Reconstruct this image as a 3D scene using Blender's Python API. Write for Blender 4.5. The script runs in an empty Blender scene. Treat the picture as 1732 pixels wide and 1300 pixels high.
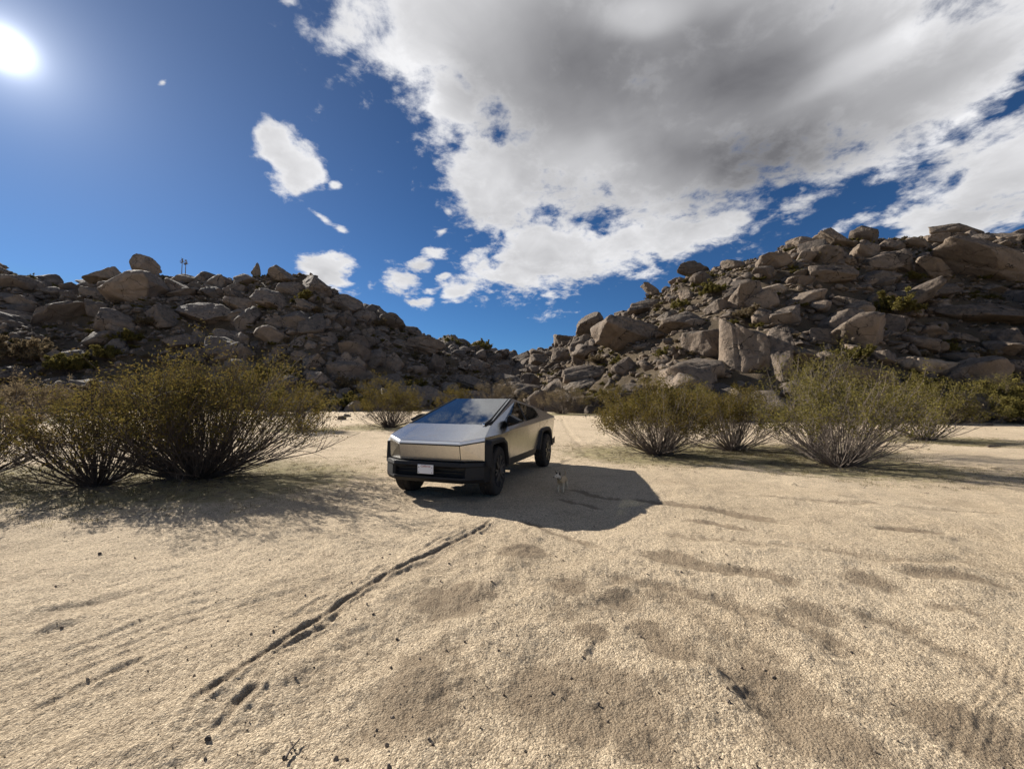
import bpy, math, random
import numpy as np
from mathutils import Matrix, Vector, Euler

random.seed(7)
rng = np.random.default_rng(11)
sc = bpy.context.scene
COL = sc.collection

# ------------------------------------------------------------------ camera
FPX, CAMH, PITCH, ROLL = 686.25, 1.675, 0.0521, 0.0081
cam_d = bpy.data.cameras.new('camera')
cam = bpy.data.objects.new('camera', cam_d)
COL.objects.link(cam)
cam_d.sensor_width = 36.0
cam_d.sensor_fit = 'HORIZONTAL'
cam_d.lens = 36.0 * FPX / 1732.0
cam_d.clip_start = 0.05
cam_d.clip_end = 3000
cam.matrix_world = Matrix.Translation((0, 0, CAMH)) @ Matrix.Rotation(math.pi / 2 + PITCH, 4, 'X') @ Matrix.Rotation(ROLL, 4, 'Z')
sc.camera = cam

# ------------------------------------------------------------------ light
SUN_EL, SUN_AZ = math.radians(28.8), math.radians(-52.7)     # azimuth from +Y, negative = left
SUN = Vector((math.sin(SUN_AZ) * math.cos(SUN_EL), math.cos(SUN_AZ) * math.cos(SUN_EL), math.sin(SUN_EL)))
ld = bpy.data.lights.new('sun', 'SUN')
ld.energy = 4.9
ld.angle = math.radians(0.5)
ld.color = (1.0, 0.935, 0.84)
lo = bpy.data.objects.new('sun', ld)
COL.objects.link(lo)
lo.rotation_euler = (-SUN).to_track_quat('-Z', 'Y').to_euler()

sc.view_settings.view_transform = 'Standard'
sc.view_settings.look = 'None'
sc.view_settings.gamma = 1
sc.view_settings.exposure = 1.0

# node helper ---------------------------------------------------------
class NT:
    def __init__(s, tree):
        s.t = tree; s.n = tree.nodes; s.l = tree.links
    def add(s, typ, ins=None, **props):
        nd = s.n.new(typ)
        for k, v in props.items(): setattr(nd, k, v)
        for k, v in (ins or {}).items():
            sock = nd.inputs[k]
            if isinstance(v, bpy.types.NodeSocket): s.l.new(v, sock)
            else: sock.default_value = v
        return nd
    def math(s, op, a, b=0.0, c=None, clamp=False):
        nd = s.n.new('ShaderNodeMath'); nd.operation = op; nd.use_clamp = clamp
        for i, v in enumerate([a, b] + ([c] if c is not None else [])):
            if isinstance(v, bpy.types.NodeSocket): s.l.new(v, nd.inputs[i])
            else: nd.inputs[i].default_value = v
        return nd.outputs[0]
    def vmath(s, op, a, b=None, scale=None):
        nd = s.n.new('ShaderNodeVectorMath'); nd.operation = op
        for i, v in enumerate([a, b]):
            if v is None: continue
            if isinstance(v, bpy.types.NodeSocket): s.l.new(v, nd.inputs[i])
            else: nd.inputs[i].default_value = v
        if scale is not None: nd.inputs['Scale'].default_value = scale
        return nd
    def mix(s, f, a, b, mode='MIX'):
        nd = s.n.new('ShaderNodeMix'); nd.data_type = 'RGBA'; nd.blend_type = mode
        for sock, v in ((nd.inputs[0], f), (nd.inputs[6], a), (nd.inputs[7], b)):
            if isinstance(v, bpy.types.NodeSocket): s.l.new(v, sock)
            elif isinstance(v, (tuple, list)): sock.default_value = (*v[:3], 1)
            else: sock.default_value = v
        return nd.outputs[2]
    def ramp(s, v, lo, hi, a=0.0, b=1.0, smooth=True):
        nd = s.n.new('ShaderNodeMapRange'); nd.interpolation_type = 'SMOOTHSTEP' if smooth else 'LINEAR'
        nd.clamp = True
        s.l.new(v, nd.inputs[0])
        for i, x in enumerate((lo, hi, a, b)):
            if isinstance(x, bpy.types.NodeSocket): s.l.new(x, nd.inputs[i + 1])
            else: nd.inputs[i + 1].default_value = x
        return nd.outputs[0]
    def noise(s, vec, scale, detail=4, rough=0.55, dist=0.0):
        return s.add('ShaderNodeTexNoise', {'Vector': vec, 'Scale': scale, 'Detail': detail, 'Roughness': rough, 'Distortion': dist})

# ------------------------------------------------------------------ world: sky with clouds
world = bpy.data.worlds.new('World')
sc.world = world
world.use_nodes = True
w = NT(world.node_tree)
for nd in list(w.n): w.n.remove(nd)
sky = w.add('ShaderNodeTexSky', sky_type='NISHITA', sun_disc=False)
sky.sun_elevation = SUN_EL
sky.sun_rotation = SUN_AZ
sky.altitude = 900
sky.air_density = 1.0
sky.dust_density = 0.05
sky.ozone_density = 2.6
tc = w.add('ShaderNodeTexCoord').outputs['Generated']
sep = w.add('ShaderNodeSeparateXYZ', {0: tc})
yy = w.math('MAXIMUM', sep.outputs[1], 0.05)
gx = w.math('DIVIDE', sep.outputs[0], yy)
gy = w.math('DIVIDE', sep.outputs[2], yy)
G = w.add('ShaderNodeCombineXYZ', {0: gx, 1: gy, 2: 0.0}).outputs[0]
nz_el = w.math('MAXIMUM', sep.outputs[2], 0.03)
nz_pos = w.add('ShaderNodeCombineXYZ', {0: w.math('DIVIDE', sep.outputs[0], w.math('ADD', nz_el, 0.25)),
                                       1: w.math('DIVIDE', sep.outputs[1], w.math('ADD', nz_el, 0.25)), 2: 0.0}).outputs[0]
def pix_dir(px, py):
    a, c = px - 866, py - 650
    cr, sr = math.cos(ROLL), math.sin(ROLL)
    uu, vv = a * cr + c * sr, -a * sr + c * cr
    cp, sp = math.cos(PITCH), math.sin(PITCH)
    x, y, z = uu, FPX, -vv
    return (x, y * cp - z * sp, y * sp + z * cp)
# direction-space warp so cloud outlines are ragged
wn = w.noise(nz_pos, 2.2, 3, 0.6).outputs['Color']
wv = w.vmath('SCALE', w.vmath('SUBTRACT', wn, (0.5, 0.5, 0.5)).outputs[0], scale=0.16).outputs[0]
GW = w.vmath('ADD', G, wv).outputs[0]
# cloud masses: centre, half sizes, tilt (photo pixels used only as angles of view), strength
CL = [
 (1180, -60, 620, 330, 0, 1.0), (1000, 190, 330, 190, 25, 1.0), (1330, 120, 420, 190, -12, 1.0), (900, 60, 330, 180, 10, 1.0),
 (1120, 260, 250, 110, -12, 1.0), (720, 60, 170, 120, 40, .9), (610, 40, 90, 90, 50, .45), (770, 180, 90, 70, 45, .8),
 (850, 290, 90, 110, 55, 1.0), (1560, 135, 330, 98, -20, 1.0), (1740, -60, 260, 130, -10, .55),
 (930, 430, 150, 75, -15, .95), (1080, 400, 170, 60, -14, .8), (1205, 378, 130, 42, -14, .66), (880, 480, 80, 35, 5, .7),
 (1700, 306, 215, 84, -28, 1.0), (1560, 365, 120, 32, -10, .7), (1345, 345, 40, 34, 0, .5),
 (468, 242, 50, 42, 25, 1.0), (492, 266, 48, 44, 40, 1.0), (512, 290, 42, 44, 40, 1.0), (446, 225, 30, 34, 0, .8),
 (562, 455, 50, 32, 15, .95),
 (680, 470, 48, 30, 10, .62), (710, 445, 26, 22, 0, .6), (735, 428, 40, 14, 8, .5), (710, 508, 40, 12, 0, .66), (775, 497, 46, 20, -22, .66),
 (803, 440, 16, 14, 0, .6), (757, 352, 16, 12, 0, .5), (745, 384, 16, 8, -30, .45), (752, 466, 17, 9, 0, .55), (730, 490, 26, 10, 0, .55),
 (545, 362, 26, 7, 32, .46), (580, 386, 16, 6, 28, .44), (570, 313, 10, 8, 0, .5), (632, 476, 16, 12, 0, .46), (275, 136, 10, 6, -30, .36),
 (485, 2, 22, 14, 0, .5),
]
field = None
for (px, py, rx, ry, an, st) in CL:
    if 600 < px < 810 and 340 < py < 520: rx, ry = rx * .78, ry * .85
    d = pix_dir(px, py)
    c = (d[0] / d[1], d[2] / d[1])
    vec = w.vmath('SUBTRACT', GW if max(rx, ry) > 70 else w.vmath('ADD', G, w.vmath('SCALE', wv, scale=0.45).outputs[0]).outputs[0], (c[0], c[1], 0)).outputs[0]
    # rotate into the ellipse frame (angle is clockwise in the photo)
    vr = w.add('ShaderNodeVectorRotate', {'Vector': vec, 'Angle': math.radians(an)}, rotation_type='Z_AXIS').outputs[0]
    k = 1 - 0.0 * st
    e = w.vmath('MULTIPLY', vr, (FPX / rx, FPX / ry, 0)).outputs[0]
    ln = w.vmath('LENGTH', e).outputs['Value']
    f = w.math('MULTIPLY', w.math('SUBTRACT', 1.35, ln), st)       # 1 at r=.35, 0 at r=1.35
    field = f if field is None else w.math('MAXIMUM', field, f)
# clouds over the rest of the sky (behind the viewer and overhead)
back = w.ramp(sep.outputs[1], 0.12, -0.2)
bn = w.noise(nz_pos, 0.55, 5, 0.6).outputs['Fac']
bf = w.math('MULTIPLY', w.math('SUBTRACT', bn, 0.52), 6.0)
front_f = w.math('MAXIMUM', field, -1.0)
field = w.math('ADD', w.math('MULTIPLY', front_f, w.math('SUBTRACT', 1.0, back)), w.math('MULTIPLY', bf, back))
n1 = w.noise(nz_pos, 5.5, 9, 0.62, 0.35).outputs['Fac']
n2 = w.noise(nz_pos, 19.0, 7, 0.62, 0.2).outputs['Fac']
dens = w.math('ADD', field, w.math('ADD', w.math('MULTIPLY', w.math('SUBTRACT', n1, 0.5), 1.9), w.math('MULTIPLY', w.math('SUBTRACT', n2, 0.5), 1.05)))
alpha = w.ramp(dens, 0.14, 0.68)
alpha = w.math('MULTIPLY', alpha, w.ramp(sep.outputs[2], 0.0, 0.06))
# thickness shades the cloud: thin edges glow, thick bellies are grey
def ell_field(lst, k):
    f_ = None
    for (px, py, rx, ry, an, st) in lst:
        d = pix_dir(px, py)
        vec = w.vmath('SUBTRACT', GW, (d[0] / d[1], d[2] / d[1], 0)).outputs[0]
        vr = w.add('ShaderNodeVectorRotate', {'Vector': vec, 'Angle': math.radians(an)}, rotation_type='Z_AXIS').outputs[0]
        ln = w.vmath('LENGTH', w.vmath('MULTIPLY', vr, (FPX / rx, FPX / ry, 0)).outputs[0]).outputs['Value']
        g_ = w.math('MULTIPLY', w.ramp(ln, 1.25, 0.25), st)
        f_ = g_ if f_ is None else w.math('ADD', f_, g_)
    return f_
grey = ell_field([(1130, 110, 460, 250, 20, .95), (1380, 60, 360, 130, -10, .5), (1180, 290, 260, 80, -12, .55), (930, 180, 190, 230, 20, .5), (760, 120, 110, 90, 30, .25), (1480, 190, 300, 70, -22, .55), (1230, 200, 200, 160, 0, .35),
                  (1700, 330, 150, 60, -25, .3), (1640, 90, 160, 50, -20, .3), (935, 440, 100, 40, -10, .22), (1090, 400, 110, 30, -12, .18), (490, 265, 40, 22, 40, .16), (560, 462, 26, 12, 0, .15)], 1)
lite = ell_field([(1080, 20, 110, 45, -10, .6), (1480, 85, 190, 32, -28, .5), (1000, 265, 80, 60, 10, .28), (1600, 230, 160, 30, -28, .45), (700, 130, 90, 90, 40, .5)], 1)
thick = w.math('ADD', field, w.math('MULTIPLY', w.math('SUBTRACT', w.noise(nz_pos, 2.1, 4, 0.5, 0.3).outputs['Fac'], 0.5), 1.5))
belly = w.math('SUBTRACT', grey, lite)
belly = w.math('ADD', w.math('MULTIPLY', belly, 0.95), w.math('ADD', w.math('MULTIPLY', w.math('SUBTRACT', w.noise(nz_pos, 1.6, 5, 0.55, 0.5).outputs['Fac'], 0.5), 0.9), 0.12))
belly = w.math('ADD', belly, w.ramp(dens, 0.3, 1.0, -0.25, 0.1))
fine = w.math('MULTIPLY', w.math('SUBTRACT', w.noise(nz_pos, 7.0, 6, 0.55, 0.6).outputs['Fac'], 0.5), 1.0)
belly = w.math('ADD', belly, w.math('MULTIPLY', w.math('MULTIPLY', fine, 1.0), w.ramp(grey, 0.9, 0.2, 0.35, 1.0)))
belly = w.ramp(belly, -0.2, 1.75, 0.0, 1.0, smooth=False)
belly = w.math('POWER', belly, 0.85)
streak = w.noise(w.vmath('MULTIPLY', w.add('ShaderNodeVectorRotate', {'Vector': nz_pos, 'Angle': 0.7}, rotation_type='Z_AXIS').outputs[0], (0.7, 2.0, 1.0)).outputs[0], 1.3, 5, 0.55, 0.4).outputs['Fac']
belly = w.math('ADD', belly, w.math('MULTIPLY', w.math('SUBTRACT', streak, 0.5), 0.38), clamp=True)
ccol = w.mix(belly, (4.6, 4.6, 4.7), (0.86, 0.86, 0.93))
# bright air round the sun
dsun = w.vmath('DOT_PRODUCT', w.vmath('NORMALIZE', tc).outputs[0], tuple(SUN)).outputs['Value']
dsun = w.math('MAXIMUM', dsun, 0.0)
g1 = w.math('MULTIPLY', w.math('POWER', dsun, 4000.0), 8.0)
g2 = w.math('DIVIDE', 3.6, w.math('ADD', 1.0, w.math('MULTIPLY', w.math('SUBTRACT', 1.0, dsun), 900.0)))
g3 = w.math('MULTIPLY', w.math('POWER', dsun, 8.0), 0.3)
glow = w.math('ADD', g1, w.math('ADD', g2, g3))
gcol = w.vmath('SCALE', (0.92, 0.95, 1.0), scale=1.0)
w.l.new(glow, gcol.inputs['Scale'])
skyc = w.vmath('MULTIPLY', sky.outputs[0], (0.155, 0.285, 0.42)).outputs[0]
zf = w.vmath('SCALE', skyc); w.l.new(w.ramp(sep.outputs[2], 0.08, 0.6, 1.0, 0.70, smooth=False), zf.inputs['Scale']); skyc = zf.outputs[0]
skyc = w.vmath('MINIMUM', skyc, (1.3, 2.0, 3.5)).outputs[0]
skyg = w.vmath('ADD', skyc, gcol.outputs[0]).outputs[0]
final = w.mix(alpha, skyg, ccol)
bg = w.add('ShaderNodeBackground', {'Color': final, 'Strength': 0.1})
wo = w.add('ShaderNodeOutputWorld', {'Surface': bg.outputs[0]})
world.cycles.sampling_method = 'MANUAL'
world.cycles.sample_map_resolution = 512

# ------------------------------------------------------------------ helpers
def tag(o, label=None, cat=None, group=None, kind=None):
    if label: o['label'] = label
    if cat: o['category'] = cat
    if group: o['group'] = group
    if kind: o['kind'] = kind
    return o

def empty(name, loc, rz=0.0, label=None, cat=None, group=None):
    o = bpy.data.objects.new(name, None)
    o.empty_display_size = 0.2
    COL.objects.link(o)
    o.location = loc; o.rotation_euler = (0, 0, rz)
    return tag(o, label, cat, group)

def mesh_obj(name, V, F, mat, parent=None, smooth=False, link=True):
    me = bpy.data.meshes.new(name)
    V = np.asarray(V, dtype=np.float64)
    if isinstance(F, np.ndarray):
        n, k = F.shape
        me.vertices.add(len(V)); me.vertices.foreach_set('co', V.ravel())
        me.loops.add(n * k); me.loops.foreach_set('vertex_index', F.astype(np.int32).ravel())
        me.polygons.add(n)
        me.polygons.foreach_set('loop_start', np.arange(0, n * k, k, dtype=np.int32))
        me.update(calc_edges=True)
    else:
        me.from_pydata([tuple(v) for v in V], [], [tuple(f) for f in F])
        me.update()
    if smooth:
        me.polygons.foreach_set('use_smooth', np.ones(len(me.polygons), dtype=bool))
    if mat: me.materials.append(mat)
    o = bpy.data.objects.new(name, me)
    if link: COL.objects.link(o)
    if parent: o.parent = parent
    return o

class MB:                                    # collects shapes into ONE mesh
    def __init__(s): s.V = []; s.F = []
    def poly(s, pts, faces):
        b = len(s.V); s.V += [tuple(p) for p in pts]; s.F += [tuple(b + i for i in f) for f in faces]
    def box(s, c, d, rot=None):
        P = []
        for x in (-1, 1):
            for y in (-1, 1):
                for z in (-1, 1):
                    v = Vector((x * d[0] / 2, y * d[1] / 2, z * d[2] / 2))
                    if rot: v = rot @ v
                    P.append(v + Vector(c))
        s.poly(P, [(0, 1, 3, 2), (4, 6, 7, 5), (0, 4, 5, 1), (2, 3, 7, 6), (0, 2, 6, 4), (1, 5, 7, 3)])
    def loops(s, L, closed=True, cap0=False, cap1=False):   # bridge loops of equal length
        n = len(L[0]); P = [p for l in L for p in l]; F = []
        for i in range(len(L) - 1):
            for j in range(n if closed else n - 1):
                k = (j + 1) % n
                F.append((i * n + j, i * n + k, (i + 1) * n + k, (i + 1) * n + j))
        if cap0: F.append(tuple(range(n))[::-1])
        if cap1: F.append(tuple((len(L) - 1) * n + j for j in range(n)))
        s.poly(P, F)
    def tube(s, pts, rad, m=6):
        pts = [Vector(p) for p in pts]; L = []
        for i, p in enumerate(pts):
            t = (pts[min(i + 1, len(pts) - 1)] - pts[max(i - 1, 0)]).normalized()
            a = t.orthogonal().normalized() if i == 0 else (a - t * a.dot(t)).normalized()
            b = t.cross(a); r = rad[i] if isinstance(rad, (list, tuple)) else rad
            L.append([p + (a * math.cos(2 * math.pi * k / m) + b * math.sin(2 * math.pi * k / m)) * r for k in range(m)])
        s.loops(L, True, True, True)
    def build(s, name, mat, parent=None, smooth=False, bevel=0.0, solid=0.0):
        o = mesh_obj(name, s.V, s.F, mat, parent, smooth)
        if solid:
            m = o.modifiers.new('solid', 'SOLIDIFY'); m.thickness = solid; m.offset = 0
        if bevel:
            m = o.modifiers.new('bevel', 'BEVEL'); m.width = bevel; m.segments = 2; m.limit_method = 'ANGLE'
        return o

# numpy gradient noise
_perm = np.random.default_rng(5).permutation(256)
_perm = np.concatenate([_perm, _perm, _perm])
_grad = np.random.default_rng(6).normal(size=(256, 3)); _grad /= np.linalg.norm(_grad, axis=1)[:, None]
def perlin(P):
    P = np.asarray(P, float); i = np.floor(P).astype(np.int64); f = P - i; i &= 255
    u = f * f * f * (f * (f * 6 - 15) + 10)
    out = 0
    for dx in (0, 1):
        wx = u[:, 0] if dx else 1 - u[:, 0]
        for dy in (0, 1):
            wy = u[:, 1] if dy else 1 - u[:, 1]
            for dz in (0, 1):
                wz = u[:, 2] if dz else 1 - u[:, 2]
                h = _perm[_perm[_perm[(i[:, 0] + dx) & 255] + ((i[:, 1] + dy) & 255)] + ((i[:, 2] + dz) & 255)]
                g = _grad[h]
                out = out + wx * wy * wz * (g[:, 0] * (f[:, 0] - dx) + g[:, 1] * (f[:, 1] - dy) + g[:, 2] * (f[:, 2] - dz))
    return out * 1.5
def fbm(P, octv=4, gain=0.5, lac=2.03):
    a, s, out = 1.0, 1.0, 0
    for k in range(octv):
        out = out + a * perlin(P * s + 17.3 * k); a *= gain; s *= lac
    return out
def fbm2(X, Y, sc_, octv=4, gain=0.5, off=0.0):
    return fbm(np.stack([X * sc_ + off, Y * sc_ - off, np.full_like(X, off * 1.7 + 0.37)], 1), octv, gain)

# ------------------------------------------------------------------ materials
def new_mat(name):
    m = bpy.data.materials.new(name); m.use_nodes = True
    t = NT(m.node_tree)
    for nd in list(t.n): t.n.remove(nd)
    out = t.add('ShaderNodeOutputMaterial')
    return m, t, out
def simple(name, col, rough=0.6, metal=0.0, noise_amt=0.15, nscale=30, bump=0.0, spec=0.5):
    m, t, out = new_mat(name)
    pos = t.add('ShaderNodeTexCoord').outputs['Object']
    n = t.noise(pos, nscale, 5, 0.6).outputs['Fac']
    c = t.mix(n, tuple(x * (1 - noise_amt) for x in col), tuple(min(1, x * (1 + noise_amt)) for x in col))
    p = t.add('ShaderNodeBsdfPrincipled', {'Base Color': c, 'Roughness': rough, 'Metallic': metal, 'Specular IOR Level': spec})
    if bump:
        b = t.add('ShaderNodeBump', {'Height': n, 'Strength': 1.0, 'Distance': bump}); t.l.new(b.outputs[0], p.inputs['Normal'])
    t.l.new(p.outputs[0], out.inputs[0])
    return m

def rock_material(name, base_a, base_b, varnish):
    m, t, out = new_mat(name)
    pos = t.add('ShaderNodeNewGeometry')
    P = pos.outputs['Position']; N = pos.outputs['Normal']
    oi = t.add('ShaderNodeObjectInfo').outputs['Random']
    n_big = t.noise(P, 0.55, 5, 0.6, 0.4).outputs['Fac']
    n_mid = t.noise(P, 2.3, 6, 0.65, 0.3).outputs['Fac']
    n_fine = t.noise(P, 14.0, 6, 0.7).outputs['Fac']
    c = t.mix(t.ramp(n_big, 0.38, 0.62), base_a, base_b)
    c = t.mix(t.ramp(n_fine, 0.35, 0.7), c, t.mix(0.35, c, (0.30, 0.245, 0.19)))
    nzv = t.add('ShaderNodeSeparateXYZ', {0: N}).outputs[2]
    vv = t.math('ADD', t.math('MULTIPLY', nzv, 0.55), t.math('ADD', 0.12, t.math('MULTIPLY', t.math('SUBTRACT', n_mid, 0.5), 2.8)))
    c = t.mix(t.math('MULTIPLY', t.ramp(vv, 0.15, 0.75), 0.62), c, varnish)
    # thin joints running through the granite
    Pw = t.vmath('ADD', P, t.vmath('SCALE', t.noise(P, 0.9, 3, 0.5).outputs['Color'], scale=1.6).outputs[0]).outputs[0]
    Pw = t.vmath('MULTIPLY', Pw, (0.24, 0.24, 0.42)).outputs[0]
    vo = t.add('ShaderNodeTexVoronoi', {'Vector': Pw, 'Scale': 1.0}, feature='DISTANCE_TO_EDGE').outputs['Distance']
    cr = t.math('MAXIMUM', t.ramp(vo, 0.002, 0.016), t.ramp(t.noise(P, 0.35, 2).outputs['Fac'], 0.5, 0.42))
    c = t.mix(cr, tuple(x * 0.35 for x in varnish), c)
    tint = t.mix(oi, (0.72, 0.70, 0.69), (1.25, 1.19, 1.12))
    c = t.mix(1.0, c, tint, 'MULTIPLY')
    h = t.math('ADD', t.math('MULTIPLY', n_mid, 0.7), t.math('ADD', t.math('MULTIPLY', n_fine, 0.12), t.math('MULTIPLY', cr, 0.12)))
    b = t.add('ShaderNodeBump', {'Height': h, 'Strength': 1.0, 'Distance': 0.35})
    p = t.add('ShaderNodeBsdfPrincipled', {'Base Color': c, 'Roughness': 0.9, 'Specular IOR Level': 0.25, 'Normal': b.outputs[0]})
    t.l.new(p.outputs[0], out.inputs[0])
    return m
M_rockR = rock_material('granite_warm', (0.180, 0.143, 0.111), (0.124, 0.102, 0.083), (0.044, 0.040, 0.037))
M_rockL = rock_material('granite_haze_lift', (0.192, 0.160, 0.134), (0.146, 0.126, 0.108), (0.074, 0.067, 0.061))  # left-hill granite; flare and haze veil lifted into its base colour
M_rockP = rock_material('granite_pale', (0.31, 0.255, 0.195), (0.235, 0.195, 0.152), (0.13, 0.115, 0.10))

def sand_material(name, hill=False):
    m, t, out = new_mat(name)
    geo = t.add('ShaderNodeNewGeometry'); P = geo.outputs['Position']
    n0 = t.noise(P, 0.35, 4, 0.55).outputs['Fac']
    n1 = t.noise(P, 3.2, 5, 0.6).outputs['Fac']
    n2 = t.noise(P, 55.0, 4, 0.75).outputs['Fac']
    n3 = t.noise(P, 130.0, 3, 0.7).outputs['Fac']
    sandA, sandB, dark = (0.74, 0.61, 0.44), (0.65, 0.53, 0.375), (0.22, 0.165, 0.115)
    if hill: sandA, sandB, dark = (0.26, 0.20, 0.135), (0.17, 0.135, 0.095), (0.09, 0.073, 0.052)
    c = t.mix(t.ramp(n0, 0.35, 0.65), sandA, sandB)
    c = t.mix(t.math('MULTIPLY', t.ramp(t.noise(P, 0.9, 5, 0.65, 0.5).outputs['Fac'], 0.5, 0.72), 0.28), c, (0.36, 0.265, 0.175))
    c = t.mix(t.math('MULTIPLY', t.ramp(n1, 0.5, 0.75), 0.3), c, dark)
    vw = t.vmath('ADD', P, t.vmath('SCALE', t.noise(P, 60.0, 2).outputs['Color'], scale=0.012).outputs[0]).outputs[0]
    v1 = t.add('ShaderNodeTexVoronoi', {'Vector': vw, 'Scale': 70.0}); v2 = t.add('ShaderNodeTexVoronoi', {'Vector': vw, 'Scale': 150.0})
    g1_ = t.add('ShaderNodeSeparateColor', {0: v1.outputs['Color']}).outputs[0]; g2_ = t.add('ShaderNodeSeparateColor', {0: v2.outputs['Color']}).outputs[0]
    gr = t.math('ADD', t.math('MULTIPLY', n2, 0.5), t.math('MULTIPLY', n3, 0.5))
    c = t.mix(t.ramp(gr, 0.54, 0.40, 0.0, 0.8), c, t.mix(0.55, c, dark))
    c = t.mix(t.ramp(gr, 0.56, 0.66, 0.0, 0.5), c, (0.72, 0.62, 0.48))
    gv = t.math('ADD', t.math('MULTIPLY', g1_, 0.55), t.math('MULTIPLY', g2_, 0.45))
    c = t.mix(1.0, c, t.mix(t.ramp(gv, 0.12, 0.88, smooth=False), (0.56, 0.53, 0.50), (1.38, 1.38, 1.36)), 'MULTIPLY')
    if not hill:
        at = t.add('ShaderNodeAttribute', attribute_name='soil')
        s3 = t.add('ShaderNodeSeparateColor', {0: at.outputs['Color']})
        rag = t.ramp(t.math('ADD', s3.outputs[0], t.math('MULTIPLY', t.math('SUBTRACT', t.noise(P, 9.0, 6, 0.75).outputs['Fac'], 0.5), 0.9)), 0.16, 0.55)
        c = t.mix(t.math('MULTIPLY', rag, 0.66), c, (0.215, 0.16, 0.108))
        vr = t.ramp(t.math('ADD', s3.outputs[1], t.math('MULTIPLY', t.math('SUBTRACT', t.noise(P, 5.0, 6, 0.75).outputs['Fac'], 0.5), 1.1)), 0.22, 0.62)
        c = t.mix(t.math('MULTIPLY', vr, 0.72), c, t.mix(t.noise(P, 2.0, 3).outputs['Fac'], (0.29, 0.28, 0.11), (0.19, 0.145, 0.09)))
    h = t.math('ADD', t.math('ADD', t.math('MULTIPLY', v1.outputs['Distance'], -0.55), t.math('MULTIPLY', n2, 1.2)), t.math('ADD', t.math('MULTIPLY', n3, 0.6), t.math('MULTIPLY', n1, 1.2)))
    b = t.add('ShaderNodeBump', {'Height': h, 'Strength': 1.0, 'Distance': 0.036 if not hill else 0.3})
    p = t.add('ShaderNodeBsdfPrincipled', {'Base Color': c, 'Roughness': 0.95, 'Specular IOR Level': 0.15, 'Normal': b.outputs[0]})
    t.l.new(p.outputs[0], out.inputs[0])
    return m
M_sand = sand_material('decomposed_granite_sand')
M_hill = sand_material('hill_soil', True)

def leaf_material(name, c1, c2, c3):
    m, t, out = new_mat(name)
    P = t.add('ShaderNodeNewGeometry').outputs['Position']
    n = t.noise(P, 3.0, 3, 0.6).outputs['Fac']; n2 = t.noise(P, 40.0, 2, 0.6).outputs['Fac']
    c = t.mix(t.ramp(n, 0.4, 0.62), c1, c2); c = t.mix(t.ramp(n2, 0.5, 0.68), c, c3)
    d = t.add('ShaderNodeBsdfDiffuse', {'Color': c}); tr = t.add('ShaderNodeBsdfTranslucent', {'Color': c})
    mx = t.add('ShaderNodeMixShader', {0: 0.35, 1: d.outputs[0], 2: tr.outputs[0]})
    t.l.new(mx.outputs[0], out.inputs[0])
    return m
M_leaf = leaf_material('creosote_leaf', (0.145, 0.118, 0.032), (0.095, 0.082, 0.030), (0.175, 0.10, 0.028))
M_leafG = leaf_material('greener_leaf', (0.165, 0.145, 0.042), (0.105, 0.095, 0.034), (0.20, 0.145, 0.045))
M_leafD = leaf_material('dry_leaf', (0.19, 0.15, 0.09), (0.13, 0.10, 0.065), (0.25, 0.19, 0.11))
M_wood = simple('bark_backlit_tone', (0.085, 0.064, 0.05), 0.9, 0, 0.4, 12)  # shade of the backlit left shrubs is put into this bark colour
M_woodP = simple('bark_sunlit_tone', (0.15, 0.12, 0.098), 0.9, 0, 0.45, 12)  # same bark, with the sunlight on the right-hand stems coloured in

# ------------------------------------------------------------------ ground shape
TZ = np.array([-1.442, 6.914]); TYAW = 0.318
def base_ground(X, Y):
    D = np.sqrt(X * X + Y * Y)
    z = 0.026 * 4 * np.log1p(np.exp(np.clip((Y - 15) / 4, -30, 60)))
    far = np.clip((D - 5) / 20, 0, 1)
    z = z + fbm2(X, Y, 0.09, 3, 0.5, 3.1) * 0.12 * np.clip((D - 9) / 20, 0, 1)
    return z
def ray_ground(px, py):
    d = pix_dir(px, py)
    ts = np.concatenate([np.linspace(1, 20, 2000), np.linspace(20, 160, 4000)])
    X, Y = d[0] / d[1] * ts, ts
    Z = CAMH + d[2] / d[1] * ts
    g = base_ground(X, Y)
    k = np.argmax(Z <= g)
    if Z[k] > g[k]: k = len(ts) - 1
    return np.array([X[k], Y[k]])
def seg_dist(X, Y, pts):
    best = np.full(X.shape, 1e9); par = np.zeros(X.shape); acc = 0
    for a, b in zip(pts[:-1], pts[1:]):
        ab = b - a; L = np.hypot(*ab) + 1e-9
        t = np.clip(((X - a[0]) * ab[0] + (Y - a[1]) * ab[1]) / L ** 2, 0, 1)
        d = np.hypot(X - a[0] - t * ab[0], Y - a[1] - t * ab[1])
        m = d < best; best[m] = d[m]; par[m] = acc + t[m] * L; acc += L
    return best, par, acc
def G_(pl): return [ray_ground(*p) for p in pl]
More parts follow.
